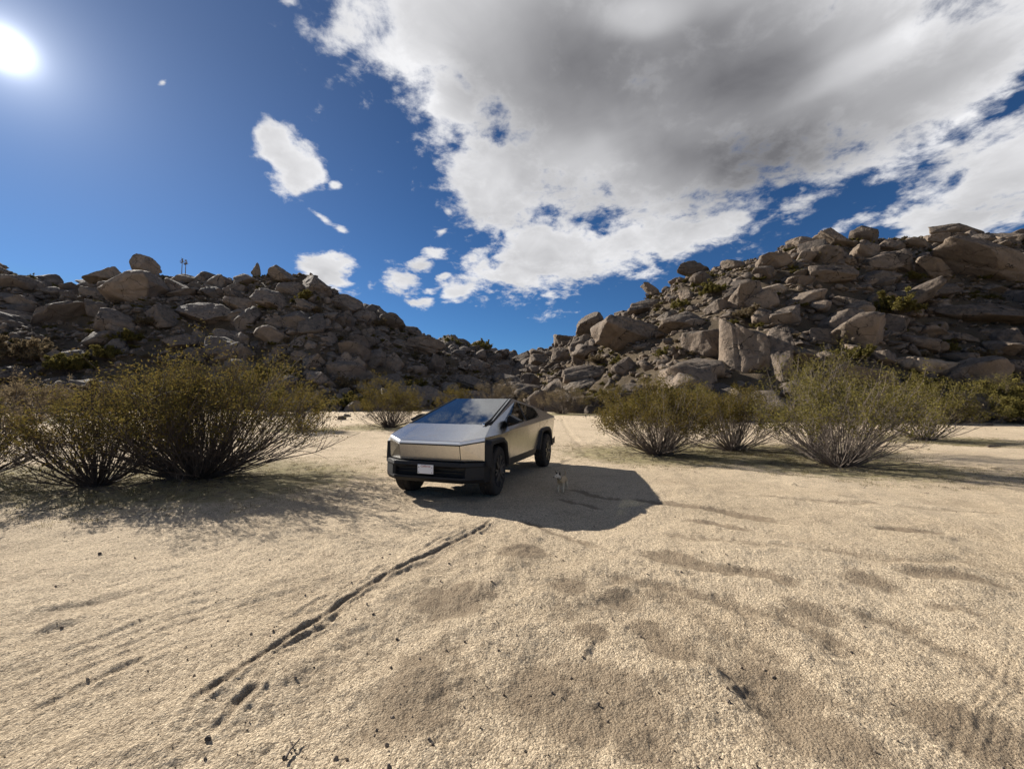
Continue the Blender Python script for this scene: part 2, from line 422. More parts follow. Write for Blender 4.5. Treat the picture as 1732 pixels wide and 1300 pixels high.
# (polyline in the view, groove depth, half width, rim, soil darkness)
RUTS = [
 ([(835, 880), (800, 905), (760, 925), (700, 952), (650, 975), (600, 1003), (560, 1030), (500, 1070), (440, 1108), (370, 1160), (330, 1190), (310, 1230), (290, 1262)], .013, .022, .009, .6),
 ([(845, 885), (765, 932), (705, 962), (650, 986), (605, 1012), (565, 1040), (505, 1082), (445, 1122), (378, 1174), (338, 1206)], .010, .11, .012, .3),
 ([(820, 885), (760, 912), (690, 945), (640, 965), (590, 990), (540, 1015), (480, 1048), (430, 1085)], .008, .02, .006, .3),
 ([(640, 990), (590, 1018), (560, 1050), (500, 1082), (450, 1110), (390, 1145)], .006, .018, .006, .4),
 ([(450, 1120), (430, 1160), (402, 1190), (378, 1225), (350, 1252), (300, 1290)], .012, .022, .009, .5),
 ([(640, 1022), (590, 1030), (560, 1042)], .02, .02, .01, .3),
 ([(0, 1165), (120, 1115), (220, 1078), (300, 1040), (420, 1005), (520, 985)], .007, .022, .004, .1),
 ([(0, 1182), (120, 1130), (220, 1090), (300, 1054), (420, 1017), (520, 995)], .007, .022, .004, .1),
 ([(0, 1200), (120, 1145), (220, 1103), (300, 1068), (420, 1029)], .007, .022, .004, .1),
 ([(0, 1150), (120, 1103), (220, 1065), (300, 1027), (420, 994)], .007, .022, .004, .1),
 ([(0, 1100), (90, 1078), (150, 1060), (200, 1045)], .018, .14, .01, .5),
 ([(0, 985), (100, 965), (160, 958)], .015, .2, .01, .3),
 ([(1590, 1295), (1650, 1185), (1700, 1095), (1732, 1030)], .0035, .016, .002, .05),
 ([(1622, 1300), (1678, 1190), (1732, 1080)], .0035, .016, .002, .05),
 ([(1655, 1300), (1705, 1190), (1750, 1090)], .0035, .016, .002, .05),
 ([(1690, 1300), (1732, 1190)], .0035, .016, .002, .05),
 ([(868, 878), (920, 892), (1000, 920), (1045, 932)], .02, .07, .01, .55),
 ([(1068, 928), (1100, 936), (1200, 958), (1290, 972), (1395, 995)], .022, .10, .015, .95),
 ([(1060, 842), (1120, 853), (1200, 862), (1345, 884)], .025, .1, .01, .75),
 ([(1150, 878), (1230, 893), (1310, 908)], .02, .08, .01, .7),
 ([(1465, 890), (1530, 893), (1620, 898)], .03, .1, .01, .75),
 ([(1505, 968), (1600, 975), (1735, 988)], .018, .1, .012, .8),
 ([(1555, 1022), (1620, 1030), (1710, 1042)], .018, .09, .012, .7),
 ([(955, 826), (1010, 838), (1060, 850)], .02, .06, .01, .7),
 ([(925, 838), (980, 850), (1030, 868)], .02, .06, .01, .6),
 ([(948, 705), (965, 735), (1000, 775)], .015, .12, .01, .25),
 ([(935, 790), (985, 770), (1000, 765)], .015, .08, .01, .35),
 ([(880, 1060), (1120, 1000), (1260, 1080), (1330, 1200), (1400, 1300)], .012, .16, .01, .4),
 ([(1060, 1140), (1130, 1190), (1215, 1250)], .008, .2, .01, .45),
 ([(0, 1232), (120, 1172), (240, 1118), (340, 1075)], .012, .03, .006, .3),
 ([(0, 1075), (100, 1040), (230, 1000), (330, 968)], .02, .09, .01, .35),
 ([(835, 885), (720, 1000), (600, 1100), (480, 1210), (410, 1300)], .010, .25, .02, .3),
 ([(1130, 1085), (1230, 1125), (1330, 1190), (1400, 1260)], .02, .12, .01, .6),
 ([(900, 1090), (1010, 1130), (1090, 1190), (1160, 1290)], .02, .14, .01, .55),
 ([(1000, 965), (1120, 985), (1260, 1020), (1400, 1075), (1540, 1150)], .015, .10, .008, .5),
 ([(1380, 1015), (1500, 1045), (1640, 1100), (1732, 1150)], .015, .10, .008, .5),
 ([(1100, 905), (1300, 925), (1500, 945), (1732, 960)], .012, .10, .008, .4),
 ([(1230, 835), (1400, 850), (1600, 862), (1732, 870)], .012, .10, .008, .4),
 ([(700, 1080), (800, 1180), (860, 1290)], .015, .2, .008, .4),
]
RUTS_W = [(G_(p), dp, hw, rim, so) for p, dp, hw, rim, so in RUTS]
PATCH = [(1005, 1068, .14, .04), (1100, 1058, .16, .03), (965, 993, .2, .03), (1050, 1010, .2, .03), (760, 1012, .35, .02), (1370, 1032, .25, .04), (1470, 978, .25, .03),
         (920, 1170, .3, .04), (1080, 1250, .25, .03), (1310, 1150, .3, .04), (1380, 1240, .3, .04), (700, 1180, .35, .02), (990, 1220, .25, .03), (1640, 1230, .3, .02), (1140, 1100, .2, .03), (880, 940, .3, .015)]
PATCH_W = [(ray_ground(a, b), r, dp) for a, b, r, dp in PATCH]
VEG = []        # (x, y, radius) of green-brown ground growth, filled from the shrubs
def detail_ground(X, Y, want_attr=False):
    D = np.hypot(X, Y)
    z = base_ground(X, Y)
    near = np.clip(1 - D / 60, 0, 1)
    z = z + near * (fbm2(X, Y, 0.55, 3, 0.5, 9.0) * 0.06 + fbm2(X, Y, 2.2, 3, 0.55, 1.3) * 0.022)
    m = D < 9
    if m.any():
        z[m] += (fbm2(X[m], Y[m], 14.0, 3, 0.7, 5.5) * 0.0060 + np.abs(fbm2(X[m], Y[m], 6.0, 2, 0.6, 7.5)) * 0.006)
    # the left half is combed by old tyre tracks
    k = np.exp(-((X + 0.0) * 0 + np.clip(X + 0.6 - 0.15 * (Y - 3), 0, 9)) ** 2 / 0.5) * np.clip((8.5 - D) / 3, 0, 1)
    ax = (X * 0.62 - Y * 0.78)
    al = (X * 0.78 + Y * 0.62)
    z = z + k * (fbm(np.stack([ax * 9.0, al * 1.3, X * 0 + 2.2], 1), 2, 0.5) * 0.007)
    soil = np.zeros(X.shape)
    for pts, dp, hw, rim, so in RUTS_W:
        P = np.array(pts); mrg = hw * 5 + 0.3
        m = (X > P[:, 0].min() - mrg) & (X < P[:, 0].max() + mrg) & (Y > P[:, 1].min() - mrg) & (Y < P[:, 1].max() + mrg)
        if not m.any(): continue
        x, y = X[m], Y[m]
        wx = fbm2(x, y, 2.2, 3, 0.6, 4.4) * (hw * 0.9 + .02); wy = fbm2(x, y, 2.2, 3, 0.6, 14.4) * (hw * 0.9 + .02)
        d, par, tot = seg_dist(x + wx, y + wy, pts)
        fade = np.clip(par / 0.25, 0, 1) * np.clip((tot - par) / 0.4, 0, 1)
        rough = 0.9 + 0.2 * np.clip(fbm2(x, y, 9.0, 3, 0.6, 8.8) + 0.4, 0, 1)
        fade = fade * rough
        z[m] += fade * (-dp * np.exp(-(d / hw) ** 2) + rim * np.exp(-((d - 2.1 * hw) / (0.8 * hw)) ** 2))
        soil[m] = np.maximum(soil[m], fade * so * np.exp(-(d / (hw * 1.5)) ** 2))
    for c, r, dp in PATCH_W:
        m = (np.abs(X - c[0]) < 3 * r) & (np.abs(Y - c[1]) < 3 * r)
        if not m.any(): continue
        x, y = X[m], Y[m]
        d = np.hypot(x - c[0], y - c[1]) / r * (1 + 0.5 * fbm2(x, y, 2.5, 2, 0.5, 2.0))
        z[m] -= dp * 0.45 * np.exp(-d ** 2); soil[m] = np.maximum(soil[m], 0.75 * np.exp(-d ** 2))
    if not want_attr: return z
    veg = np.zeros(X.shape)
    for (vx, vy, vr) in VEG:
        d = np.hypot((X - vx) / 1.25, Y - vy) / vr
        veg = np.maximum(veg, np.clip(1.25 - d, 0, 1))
    return z, soil, veg
def gz(x, y): return float(detail_ground(np.array([float(x)]), np.array([float(y)]))[0])
def on_ground(px, py):
    x, y = ray_ground(px, py)
    return Vector((x, y, gz(x, y)))

# ------------------------------------------------------------------ hills
def crest_table(tab):
    rows = []
    for px, v, Yc, Yb in tab:
        d = pix_dir(px, v)
        rows.append((d[0] / d[1], CAMH + d[2] / d[1] * Yc, Yc, Yb))
    rows.sort(); return np.array(rows)
_up = lambda t_, k: [(a_, b_ - k, c_, d_) for a_, b_, c_, d_ in t_]
TL = crest_table(_up([(-900, 380, 100, 45), (-200, 440, 100, 42), (0, 464, 95, 42), (40, 482, 92, 42), (100, 496, 90, 42), (150, 489, 90, 44), (190, 476, 90, 45), (240, 468, 90, 46), (300, 480, 90, 47), (330, 484, 90, 48), (400, 478, 90, 50),
                  (430, 474, 88, 50), (480, 468, 86, 50), (530, 470, 85, 50), (560, 494, 86, 50), (600, 527, 90, 51), (650, 548, 95, 52), (700, 570, 100, 53), (760, 590, 108, 55), (800, 594, 114, 58), (830, 604, 120, 60), (865, 614, 124, 64), (900, 628, 126, 68), (960, 662, 126, 80)], 8))
TR = crest_table(_up([(800, 668, 126, 90), (850, 640, 122, 70), (868, 624, 120, 62), (880, 615, 118, 58), (900, 608, 112, 54), (960, 582, 104, 48), (1000, 560, 98, 44), (1060, 530, 92, 40), (1130, 496, 86, 36), (1150, 478, 84, 35), (1200, 462, 82, 34),
                  (1280, 441, 80, 33), (1350, 418, 80, 33), (1400, 411, 82, 33), (1450, 413, 84, 33), (1520, 411, 86, 34), (1600, 405, 88, 34), (1732, 404, 90, 34), (2300, 390, 95, 34), (3400, 420, 100, 34)], 5))
def hill_z(T, U, Y):
    zc, Yc, Yb = (np.interp(U, T[:, 0], T[:, k]) for k in (1, 2, 3))
    t = (Y - Yb) / (Yc - Yb)
    zb = 0.026 * (Yb - 15) - 0.25
    tt = np.clip(t, 0, 1)
    prof = 0.78 * tt + 0.22 * tt * tt * (3 - 2 * tt)
    z = np.where(t < 0, zb + t * 12, zb + (zc - zb) * prof)
    z = np.where(t > 1, zc - (Y - Yc) * 0.28, z)
    X = U * Y
    amp = np.clip(np.minimum(t * 5, 1), 0, 1) * np.clip(0.35 + np.abs(1 - t) * 2, 0, 1)
    z = z + amp * (fbm2(X, Y, 0.055, 4, 0.5, 6.6) * 2.4 + fbm2(X, Y, 0.3, 3, 0.55, 2.6) * 0.6)
    return z
def hill_edge(T, U):
    return T[0, 0] <= U <= T[-1, 0]
def surf_z(side, X, Y):
    X = np.atleast_1d(np.asarray(X, float)); Y = np.atleast_1d(np.asarray(Y, float))
    T = TL if side == 'L' else TR
    return hill_z(T, X / Y, Y)
def build_hill(name, T, u0, u1, nu, label):
    U = np.linspace(u0, u1, nu); n = 230
    Yb = np.interp(U, T[:, 0], T[:, 3]); Yc = np.interp(U, T[:, 0], T[:, 2])
    s = np.linspace(-0.06, 1, n)
    Yg = (Yb - 4)[None, :] + s[:, None] * (Yc + 60 - Yb + 4)[None, :]
    Ug = np.repeat(U[None, :], n, 0)
    Zg = hill_z(T, Ug.ravel(), Yg.ravel())
    V = np.stack([(Ug * Yg).ravel(), Yg.ravel(), Zg], 1)
    i, j = np.meshgrid(np.arange(n - 1), np.arange(nu - 1), indexing='ij')
    a = (i * nu + j).ravel()
    F = np.stack([a, a + 1, a + nu + 1, a + nu], 1)
    o = mesh_obj(name, V, F, M_hill, smooth=True)
    tag(o, label, 'hill', kind='structure')
    return o
build_hill('hill_left', TL, TL[0, 0], TL[-1, 0], 420, 'rocky boulder-strewn hill on the left in shade')
build_hill('hill_right', TR, TR[0, 0], TR[-1, 0], 420, 'rocky boulder-strewn hill on the right catching sunlight')
def ray_hill(side, px, py):
    d = pix_dir(px, py); T = TL if side == 'L' else TR
    Ys = np.linspace(24, 150, 1500); U = d[0] / d[1]
    Z = CAMH + d[2] / d[1] * Ys
    h = hill_z(T, np.full(Ys.shape, U), Ys)
    hit = Z <= h
    if hit.any(): k = int(np.argmax(hit))
    else: k = int(np.argmax((h - CAMH) / Ys))
    return Vector((U * Ys[k], Ys[k], Z[k])), h[k]
def project(p):
    X, Y, Z = p[0], p[1], p[2] - CAMH
    c, s = math.cos(PITCH), math.sin(PITCH)
    yf = Y * c + Z * s; zu = -Y * s + Z * c
    u, v = FPX * X / yf, -FPX * zu / yf
    cr, sr = math.cos(ROLL), math.sin(ROLL)
    return 866 + u * cr - v * sr, 650 + u * sr + v * cr

# ------------------------------------------------------------------ boulders
def ico(sub):
    import bmesh
    bm = bmesh.new(); bmesh.ops.create_icosphere(bm, subdivisions=sub, radius=1.0)
    V = np.array([v.co[:] for v in bm.verts]); F = np.array([[v.index for v in f.verts] for f in bm.faces]); bm.free()
    return V, F
ICO = {k: ico(k) for k in (2, 3, 4, 5)}
def rock_shape(seed, sub, half=(1, 1, 1), cuts=9, rough=0.07, blocky=0.0):
    r = np.random.default_rng(seed)
    V, F = ICO[sub]; V = V.copy()
    if blocky:                                   # push the sphere towards a box
        V = np.sign(V) * np.abs(V) ** (1 - 0.45 * blocky); V /= np.max(np.abs(V), axis=1)[:, None] ** (blocky * 0.65) ; V *= 1 / np.percentile(np.linalg.norm(V, axis=1), 60)
    V = V * (1 + 0.30 * perlin(V * 0.9 + r.uniform(0, 50, 3))[:, None])
    for k in range(cuts + 5):
        n = r.normal(size=3); n /= np.linalg.norm(n); d = r.uniform(0.42, 0.84)
        e = V @ n - d
        V = V - np.where(e > 0, e * 0.93, 0)[:, None] * n
    off = r.uniform(0, 50, 3)
    nn = V / (np.linalg.norm(V, axis=1)[:, None] + 1e-9)
    V = V + nn * (fbm(V * 2.2 + off, 4, 0.5) * rough)[:, None]
    # clefts: bands where a joint plane bites in
    for k in range(r.integers(1, 4)):
        n = r.normal(size=3); n /= np.linalg.norm(n); d0 = r.uniform(-0.4, 0.4)
        e = V @ n - d0 + 0.08 * perlin(V * 1.7 + off)
        V = V - nn * (0.07 * np.exp(-(e / 0.035) ** 2))[:, None]
    mx = np.max(np.abs(V), axis=0)
    return V / mx * np.array(half), F

# landmarks: side, x0, x1, y0, y1, tilt (deg, clockwise in view), blocky, material, words
HB = [
 ('R', 1579, 1745, 413, 493, 22, .3, 'R', 'huge slab with a long crack and dark weathered top', 'cracked giant slab'),
 ('R', 1591, 1745, 489, 573, 20, .0, 'R', 'huge egg-shaped brown boulder by the right edge', 'egg-shaped giant'),
 ('R', 1377, 1449, 387, 426, 28, .5, 'R', 'tilted slab leaning on the crest of the right hill', 'leaning crest slab'),
 ('R', 1336, 1377, 400, 424, 0, .8, 'R', 'square split block on the crest', 'split crest block'),
 ('R', 1280, 1337, 422, 468, 15, .5, 'R', 'big block with a reddish broken face', 'reddish-faced block'),
 ('R', 1360, 1435, 449, 489, 5, .2, 'R', 'dome-shaped brown boulder with a dark cap', 'dark-capped dome'),
 ('R', 1331, 1371, 454, 477, -15, .1, 'R', 'pale pointed boulder touching the dark-capped dome', 'pale pointed boulder'),
 ('R', 1278, 1338, 479, 504, 4, .3, 'P', 'flat pale lens-shaped slab mid slope', 'lens-shaped slab'),
 ('R', 1468, 1537, 399, 438, -10, .4, 'R', 'wedge-shaped boulder high on the right crest', 'high wedge'),
 ('R', 1517, 1579, 401, 426, 12, .4, 'R', 'dark slab lying against the high wedge', 'dark crest slab'),
 ('R', 1565, 1607, 393, 418, 8, .3, 'R', 'round-topped boulder between the crest slabs', 'round crest boulder'),
 ('R', 1578, 1662, 383, 401, 3, .3, 'R', 'long low reddish boulder on the very top', 'long skyline boulder'),
 ('R', 1507, 1607, 604, 634, 10, .4, 'P', 'long flat pale slab low on the right slope', 'long pale slab'),
 ('R', 1600, 1651, 559, 588, 25, .6, 'R', 'leaning dark slab with a bright broken edge', 'bright-edged slab'),
 ('R', 1702, 1745, 602, 650, -20, .1, 'R', 'rounded boulder cut by the right edge of the view', 'right-edge boulder'),
 ('R', 1388, 1530, 612, 672, 5, .0, 'R', 'large smooth boulder half hidden by the biggest right shrub', 'half-hidden boulder'),
 ('R', 1390, 1463, 494, 530, 18, .2, 'R', 'grey rounded slab mid slope', 'grey mid-slope slab'),
 ('R', 1546, 1610, 440, 487, 35, .5, 'R', 'fractured yellowish block beside the cracked giant slab', 'yellowish block'),
 ('R', 1526, 1607, 484, 505, -8, .3, 'R', 'smooth low slab under the yellowish block', 'smooth low slab'),
 ('R', 1141, 1195, 441, 477, -10, .6, 'R', 'blocky outcrop jutting from the left shoulder of the right hill', 'shoulder outcrop'),
 ('R', 1086, 1125, 481, 509, 35, .6, 'R', 'tilted angular block on the skyline', 'angular skyline block'),
 ('R', 967, 1032, 522, 580, -25, .1, 'R', 'smooth rounded hump low on the skyline', 'smooth skyline hump'),
 ('R', 1050, 1136, 506, 536, -5, .1, 'R', 'long grey whaleback boulder', 'whaleback'),
 ('R', 995, 1118, 536, 610, 8, .3, 'R', 'massive dark-topped boulder with pale veins', 'veined massive boulder'),
 ('R', 1115, 1193, 525, 568, 0, .2, 'R', 'tan round boulder with a shaded side', 'tan round boulder'),
 ('R', 1153, 1237, 540, 620, 0, .6, 'R', 'squat cracked column of rock', 'squat cracked column'),
 ('R', 1227, 1300, 538, 662, 0, .6, 'R', 'tall cracked rock tower at the foot of the right hill', 'tall cracked tower'),
 ('R', 1284, 1345, 552, 660, 8, .45, 'R', 'tall dark buttress joined to the right side of the cracked tower', 'dark buttress'),
 ('R', 949, 1031, 611, 654, -8, .2, 'R', 'broad smooth tan boulder near the valley mouth', 'broad tan boulder'),
 ('R', 948, 1016, 637, 670, -22, .6, 'P', 'pale tilted plate resting against the broad tan boulder', 'pale tilted plate'),
 ('R', 918, 951, 628, 659, 0, .2, 'R', 'upright rounded boulder left of the broad tan one', 'upright round boulder'),
 ('R', 881, 920, 632, 662, 0, .1, 'R', 'ball-shaped grey boulder in the valley mouth', 'ball-shaped boulder'),
 ('R', 1070, 1102, 578, 592, -12, .5, 'P', 'thin pale plate balanced on the veined massive boulder', 'thin balanced plate'),
 ('R', 926, 980, 586, 619, 5, .1, 'R', 'rounded brown boulder above the broad tan one', 'rounded brown boulder'),
 ('R', 1030, 1132, 642, 678, 0, .3, 'R', 'wide low boulder behind the nearest right shrub', 'wide low boulder'),
 ('R', 1112, 1154, 522, 545, -25, .6, 'P', 'thin slab leaning on the tan round boulder', 'thin leaning slab'),
 ('R', 1162, 1218, 459, 489, 8, .2, 'R', 'brown boulder just below the shoulder outcrop', 'boulder below the outcrop'),
 ('R', 1221, 1268, 437, 463, 5, .3, 'R', 'dark rounded boulder near the right skyline', 'dark skyline boulder'),
 ('R', 1235, 1270, 461, 490, 15, .3, 'R', 'dark twin-topped boulder near the right skyline', 'twin-topped boulder'),
 ('R', 1139, 1182, 484, 516, 15, .2, 'R', 'grey rounded boulder mid way up the left shoulder', 'grey shoulder boulder'),
 ('R', 858, 877, 592, 609, 0, .5, 'R', 'small dark block on the saddle between the hills', 'saddle block'),
 ('L', 221, 263, 434, 468, 0, .75, 'L', 'drum-shaped boulder standing on the top of the left hill', 'drum-shaped boulder'),
 ('L', 180, 300, 456, 526, 5, .4, 'L', 'huge rock face under the drum-shaped boulder', 'huge rock face'),
 ('L', 150, 225, 453, 485, -18, .4, 'L', 'sloping slab left of the drum-shaped boulder', 'sloping crest slab'),
 ('L', -25, 24, 444, 474, 20, .2, 'L', 'rounded boulder at the left edge of the view', 'left-edge boulder'),
 ('L', 143, 184, 505, 547, -8, .8, 'L', 'square flat-faced block above the biggest left shrub', 'square block'),
 ('L', 53, 137, 505, 566, -35, .5, 'L', 'large smooth sloping slab left of the square block', 'large sloping slab'),
 ('L', 182, 205, 517, 542, 0, .3, 'L', 'small round boulder right of the square block', 'small round boulder'),
 ('L', 243, 303, 516, 564, 5, .3, 'L', 'brownish boulder under the huge rock face', 'brownish boulder'),
 ('L', 298, 406, 505, 564, 10, .3, 'L', 'very wide smooth boulder mid slope', 'very wide boulder'),
 ('L', 360, 422, 553, 598, 12, .2, 'L', 'pale-topped oval boulder mid left slope', 'oval boulder'),
 ('L', 311, 366, 586, 622, 8, .1, 'L', 'round boulder just above the big left shrub', 'round foot boulder'),
 ('L', 324, 354, 558, 587, 0, .2, 'L', 'small rounded boulder left of the oval boulder', 'small rounded boulder'),
 ('L', 272, 326, 563, 598, 0, .3, 'L', 'grey blocky boulder above the round foot boulder', 'grey blocky boulder'),
 ('L', 421, 443, 574, 599, 0, .3, 'L', 'small egg-like boulder right of the oval boulder', 'small egg-like boulder'),
 ('L', 418, 446, 443, 474, 10, .3, 'L', 'pointed spike of rock on the skyline', 'skyline spike'),
 ('L', 453, 508, 450, 488, 8, .4, 'L', 'cracked crest boulder right of the spike', 'cracked crest boulder'),
 ('L', 503, 570, 454, 512, 30, .2, 'L', 'great rounded boulder at the right end of the left crest', 'great rounded boulder'),
 ('L', 554, 613, 496, 538, 8, .2, 'L', 'dark humped boulder below the great rounded one', 'dark humped boulder'),
 ('L', 417, 508, 473, 542, 25, .7, 'L', 'great wedge-shaped boulder with a sharp ridge', 'great wedge'),
 ('L', 396, 444, 463, 488, 0, .3, 'L', 'low dark boulder under the skyline spike', 'low dark boulder'),
 ('L', 452, 482, 532, 560, 0, .6, 'L', 'small square boulder below the great wedge', 'small square boulder'),
 ('L', 667, 757, 568, 610, 5, .3, 'R', 'overhanging reddish boulder like an open mouth', 'overhanging reddish boulder'),
 ('L', 718, 759, 598, 644, 30, .4, 'L', 'upright smooth slab under the overhanging boulder', 'upright smooth slab'),
 ('L', 617, 656, 586, 632, 40, .5, 'L', 'leaning slab left of the overhanging boulder', 'leaning slab'),
 ('L', 646, 682, 599, 635, 38, .4, 'L', 'narrow leaning stone beside the leaning slab', 'narrow leaning stone'),
 ('L', 513, 557, 594, 636, -25, .4, 'L', 'tall smooth boulder behind the big left shrub', 'tall smooth boulder'),
 ('L', 493, 531, 587, 618, 15, .3, 'L', 'blocky boulder touching the tall smooth one', 'blocky foot boulder'),
 ('L', 754, 835, 626, 670, 15, .2, 'L', 'long dark boulder behind the truck roof', 'long dark boulder'),
 ('L', 569, 600, 573, 600, 35, .3, 'L', 'tilted oval stone mid slope', 'tilted oval stone'),
 ('L', 517, 540, 575, 594, 10, .3, 'L', 'small grey knob of rock mid left slope', 'small grey knob'),
 ('L', 464, 514, 477, 503, 0, .4, 'L', 'dark slab between the great wedge and the crest', 'dark upper slab'),
 ('L', 398, 424, 563, 595, 0, .2, 'L', 'pale rounded stone right of the oval boulder', 'pale rounded stone'),
 ('L', 676, 716, 547, 572, 15, .3, 'L', 'low rounded boulder on the falling skyline', 'falling-skyline boulder'),
 ('L', 742, 780, 644, 674, 8, .3, 'L', 'dark block low down left of the long dark boulder', 'dark low block'),
 ('L', 655, 700, 572, 590, 20, .4, 'L', 'slab tucked behind the overhanging boulder', 'tucked slab'),
]
MATS = {'R': M_rockR, 'L': M_rockL, 'P': M_rockP}
heroes = []
HGROUP = {'L': 'boulders piled on the left hill', 'R': 'boulders piled on the right hill'}
for k, (side, x0, x1, y0, y1, tilt, bl, mt, words, short) in enumerate(HB):
    cx, cy = (x0 + x1) / 2, (y0 + y1) / 2
    p, hz_ = ray_hill(side, cx, y1 - (y1 - y0) * 0.3)
    Y = p[1]
    wd, ht = (x1 - x0) * Y / FPX, (y1 - y0) * Y / FPX
    ta = math.radians(tilt)
    # undo the growth of the outline that the tilt causes
    c_, s_ = abs(math.cos(ta)), abs(math.sin(ta))
    a = max(0.35 * wd, (wd * c_ - ht * s_) / max(0.3, c_ * c_ - s_ * s_) if c_ > s_ * 1.3 else wd)
    b = max(0.3 * ht, (ht * c_ - wd * s_) / max(0.3, c_ * c_ - s_ * s_) if c_ > s_ * 1.3 else ht)
    b = max(b, 0.32 * a)
    dep = 0.5 * (wd + ht) * 0.9
    V, F = rock_shape(100 + k, 5, (a * 0.54, dep * 0.5, b * 0.56), 10 if not bl else 7, 0.06, bl)
    tp = {'skyline spike': .85, 'great wedge': .5, 'high wedge': .4, 'leaning crest slab': .3, 'saddle block': .3}.get(short, 0)
    if tp: V[:, :2] *= (1 - tp * (V[:, 2:3] / (b * 0.56) + 1) / 2) * (1 + tp * .3)
    d = pix_dir(cx, cy)
    o = mesh_obj('boulder', V, F, MATS[mt], smooth=True)
    Yc = Y + dep * 0.12
    o.location = (d[0] / d[1] * Yc, Yc, CAMH + d[2] / d[1] * Yc)
    o.rotation_euler = (random.uniform(-.15, .15), ta, random.uniform(-.2, .2))
    tag(o, words, 'boulder', HGROUP[side])
    heroes.append((side, cx, cy, (x1 - x0), short))

# scattered boulders: candidates over both hills
def make_candidates(side, n, seed):
    T = TL if side == 'L' else TR
    r = np.random.default_rng(seed)
    u0, u1 = (-1.75, T[-1, 0]) if side == 'L' else (T[0, 0], 1.75)
    out = []
    U = r.uniform(u0, u1, n); q = r.uniform(0, 1, n)
    Yb = np.interp(U, T[:, 0], T[:, 3]); Yc = np.interp(U, T[:, 0], T[:, 2])
    Y = Yb - 1 + (Yc + 3 - Yb) * q ** 0.8
    keep = r.uniform(0, 1, n) < (Y / 110)
    U, Y = U[keep], Y[keep]
    size = np.clip(0.26 * (1 - r.uniform(0, 1, len(U))) ** (-1 / 1.6), 0.26, 2.8)
    Z = hill_z(T, U, Y)
    return U * Y, Y, Z, size
PROTO = [rock_shape(500 + i, 4, (1, 1, 1), 9 + i % 4, 0.07, [0, .3, .6][i % 3]) for i in range(14)]
PROTO_ME = {}
for mt in 'LR':
    PROTO_ME[mt] = []
    for (V, F) in PROTO:
        o = mesh_obj('boulder_shape', V, F, MATS[mt], smooth=True, link=False)
        PROTO_ME[mt].append(o.data); bpy.data.objects.remove(o)
small_me = {}
for mt in 'LR':
    c = bpy.data.collections.new('rock_shapes_' + mt)
    for i in range(10):
        V, F = rock_shape(700 + i, 3, (1, 1, 1), 8, 0.08, [0, .35, .6][i % 3])
        o = mesh_obj('loose_rock_shape', V, F, MATS[mt], smooth=True, link=False)
        c.objects.link(o)
    small_me[mt] = c

def gn_scatter(name, coll, P, R, S, I, label, cat):
    me = bpy.data.meshes.new(name); me.vertices.add(len(P)); me.vertices.foreach_set('co', np.asarray(P, float).ravel())
    for nm, dat in (('rot', R), ('scl', S)):
        at = me.attributes.new(nm, 'FLOAT_VECTOR', 'POINT'); at.data.foreach_set('vector', np.asarray(dat, float).ravel())
    at = me.attributes.new('idx', 'INT', 'POINT'); at.data.foreach_set('value', np.asarray(I, np.int32))
    o = bpy.data.objects.new(name, me); COL.objects.link(o)
    ng = bpy.data.node_groups.new(name, 'GeometryNodeTree')
    ng.interface.new_socket('Geometry', in_out='INPUT', socket_type='NodeSocketGeometry')
    ng.interface.new_socket('Geometry', in_out='OUTPUT', socket_type='NodeSocketGeometry')
    N, L = ng.nodes, ng.links
    gi, go = N.new('NodeGroupInput'), N.new('NodeGroupOutput')
    ci = N.new('GeometryNodeCollectionInfo'); ci.inputs['Collection'].default_value = coll
    ci.inputs['Separate Children'].default_value = True; ci.inputs['Reset Children'].default_value = True
    iop = N.new('GeometryNodeInstanceOnPoints'); iop.inputs['Pick Instance'].default_value = True
    def na(nm, typ):
        a = N.new('GeometryNodeInputNamedAttribute'); a.data_type = typ; a.inputs['Name'].default_value = nm; return a.outputs[0]
    er = N.new('FunctionNodeEulerToRotation')
    L.new(na('rot', 'FLOAT_VECTOR'), er.inputs[0]); L.new(er.outputs[0], iop.inputs['Rotation'])
    L.new(na('scl', 'FLOAT_VECTOR'), iop.inputs['Scale']); L.new(na('idx', 'INT'), iop.inputs['Instance Index'])
    L.new(gi.outputs[0], iop.inputs['Points']); L.new(ci.outputs[0], iop.inputs['Instance'])
    L.new(iop.outputs[0], go.inputs[0])
    md = o.modifiers.new('scatter', 'NODES'); md.node_group = ng
    tag(o, label, cat, kind='stuff')
    return o

cands = []
for side, n, sd in (('L', 13000, 21), ('R', 14000, 22)):
    X, Y, Z, S = make_candidates(side, n, sd)
    for x, y, z, s in zip(X, Y, Z, S): cands.append((side, x, y, z, s))
boxes = [(x0, x1, y0, y1) for (_, x0, x1, y0, y1, *_r) in HB]
def hero_cover(u, v, rad):
    for (x0, x1, y0, y1) in boxes:
        mx, my = (x1 - x0) * .12, (y1 - y0) * .12
        if x0 + mx - rad < u < x1 - mx + rad and y0 + my - rad * .8 < v < y1 - my + rad * .4: return True
    return False
scored = []
for c in cands:
    side, x, y, z, s = c
    u, v = project((x, y, z))
    rpx = s * FPX / y
    vis = -20 < u < 1752 and v < 705
    # the foot of the left hill is brushy and open
    if side == 'L' and u < 300 and v > 560 and s > 0.7 and random.random() < 0.8: continue
    if vis and rpx > 5 and hero_cover(u, v, rpx * 0.55): continue
    if not vis and s < 0.6: continue
    scored.append((rpx if vis else rpx * 0.3, u, v, c, vis))
scored.sort(key=lambda q: -q[0])
NIND = 223
ind, rest = scored[:NIND], scored[NIND:]
used = {}
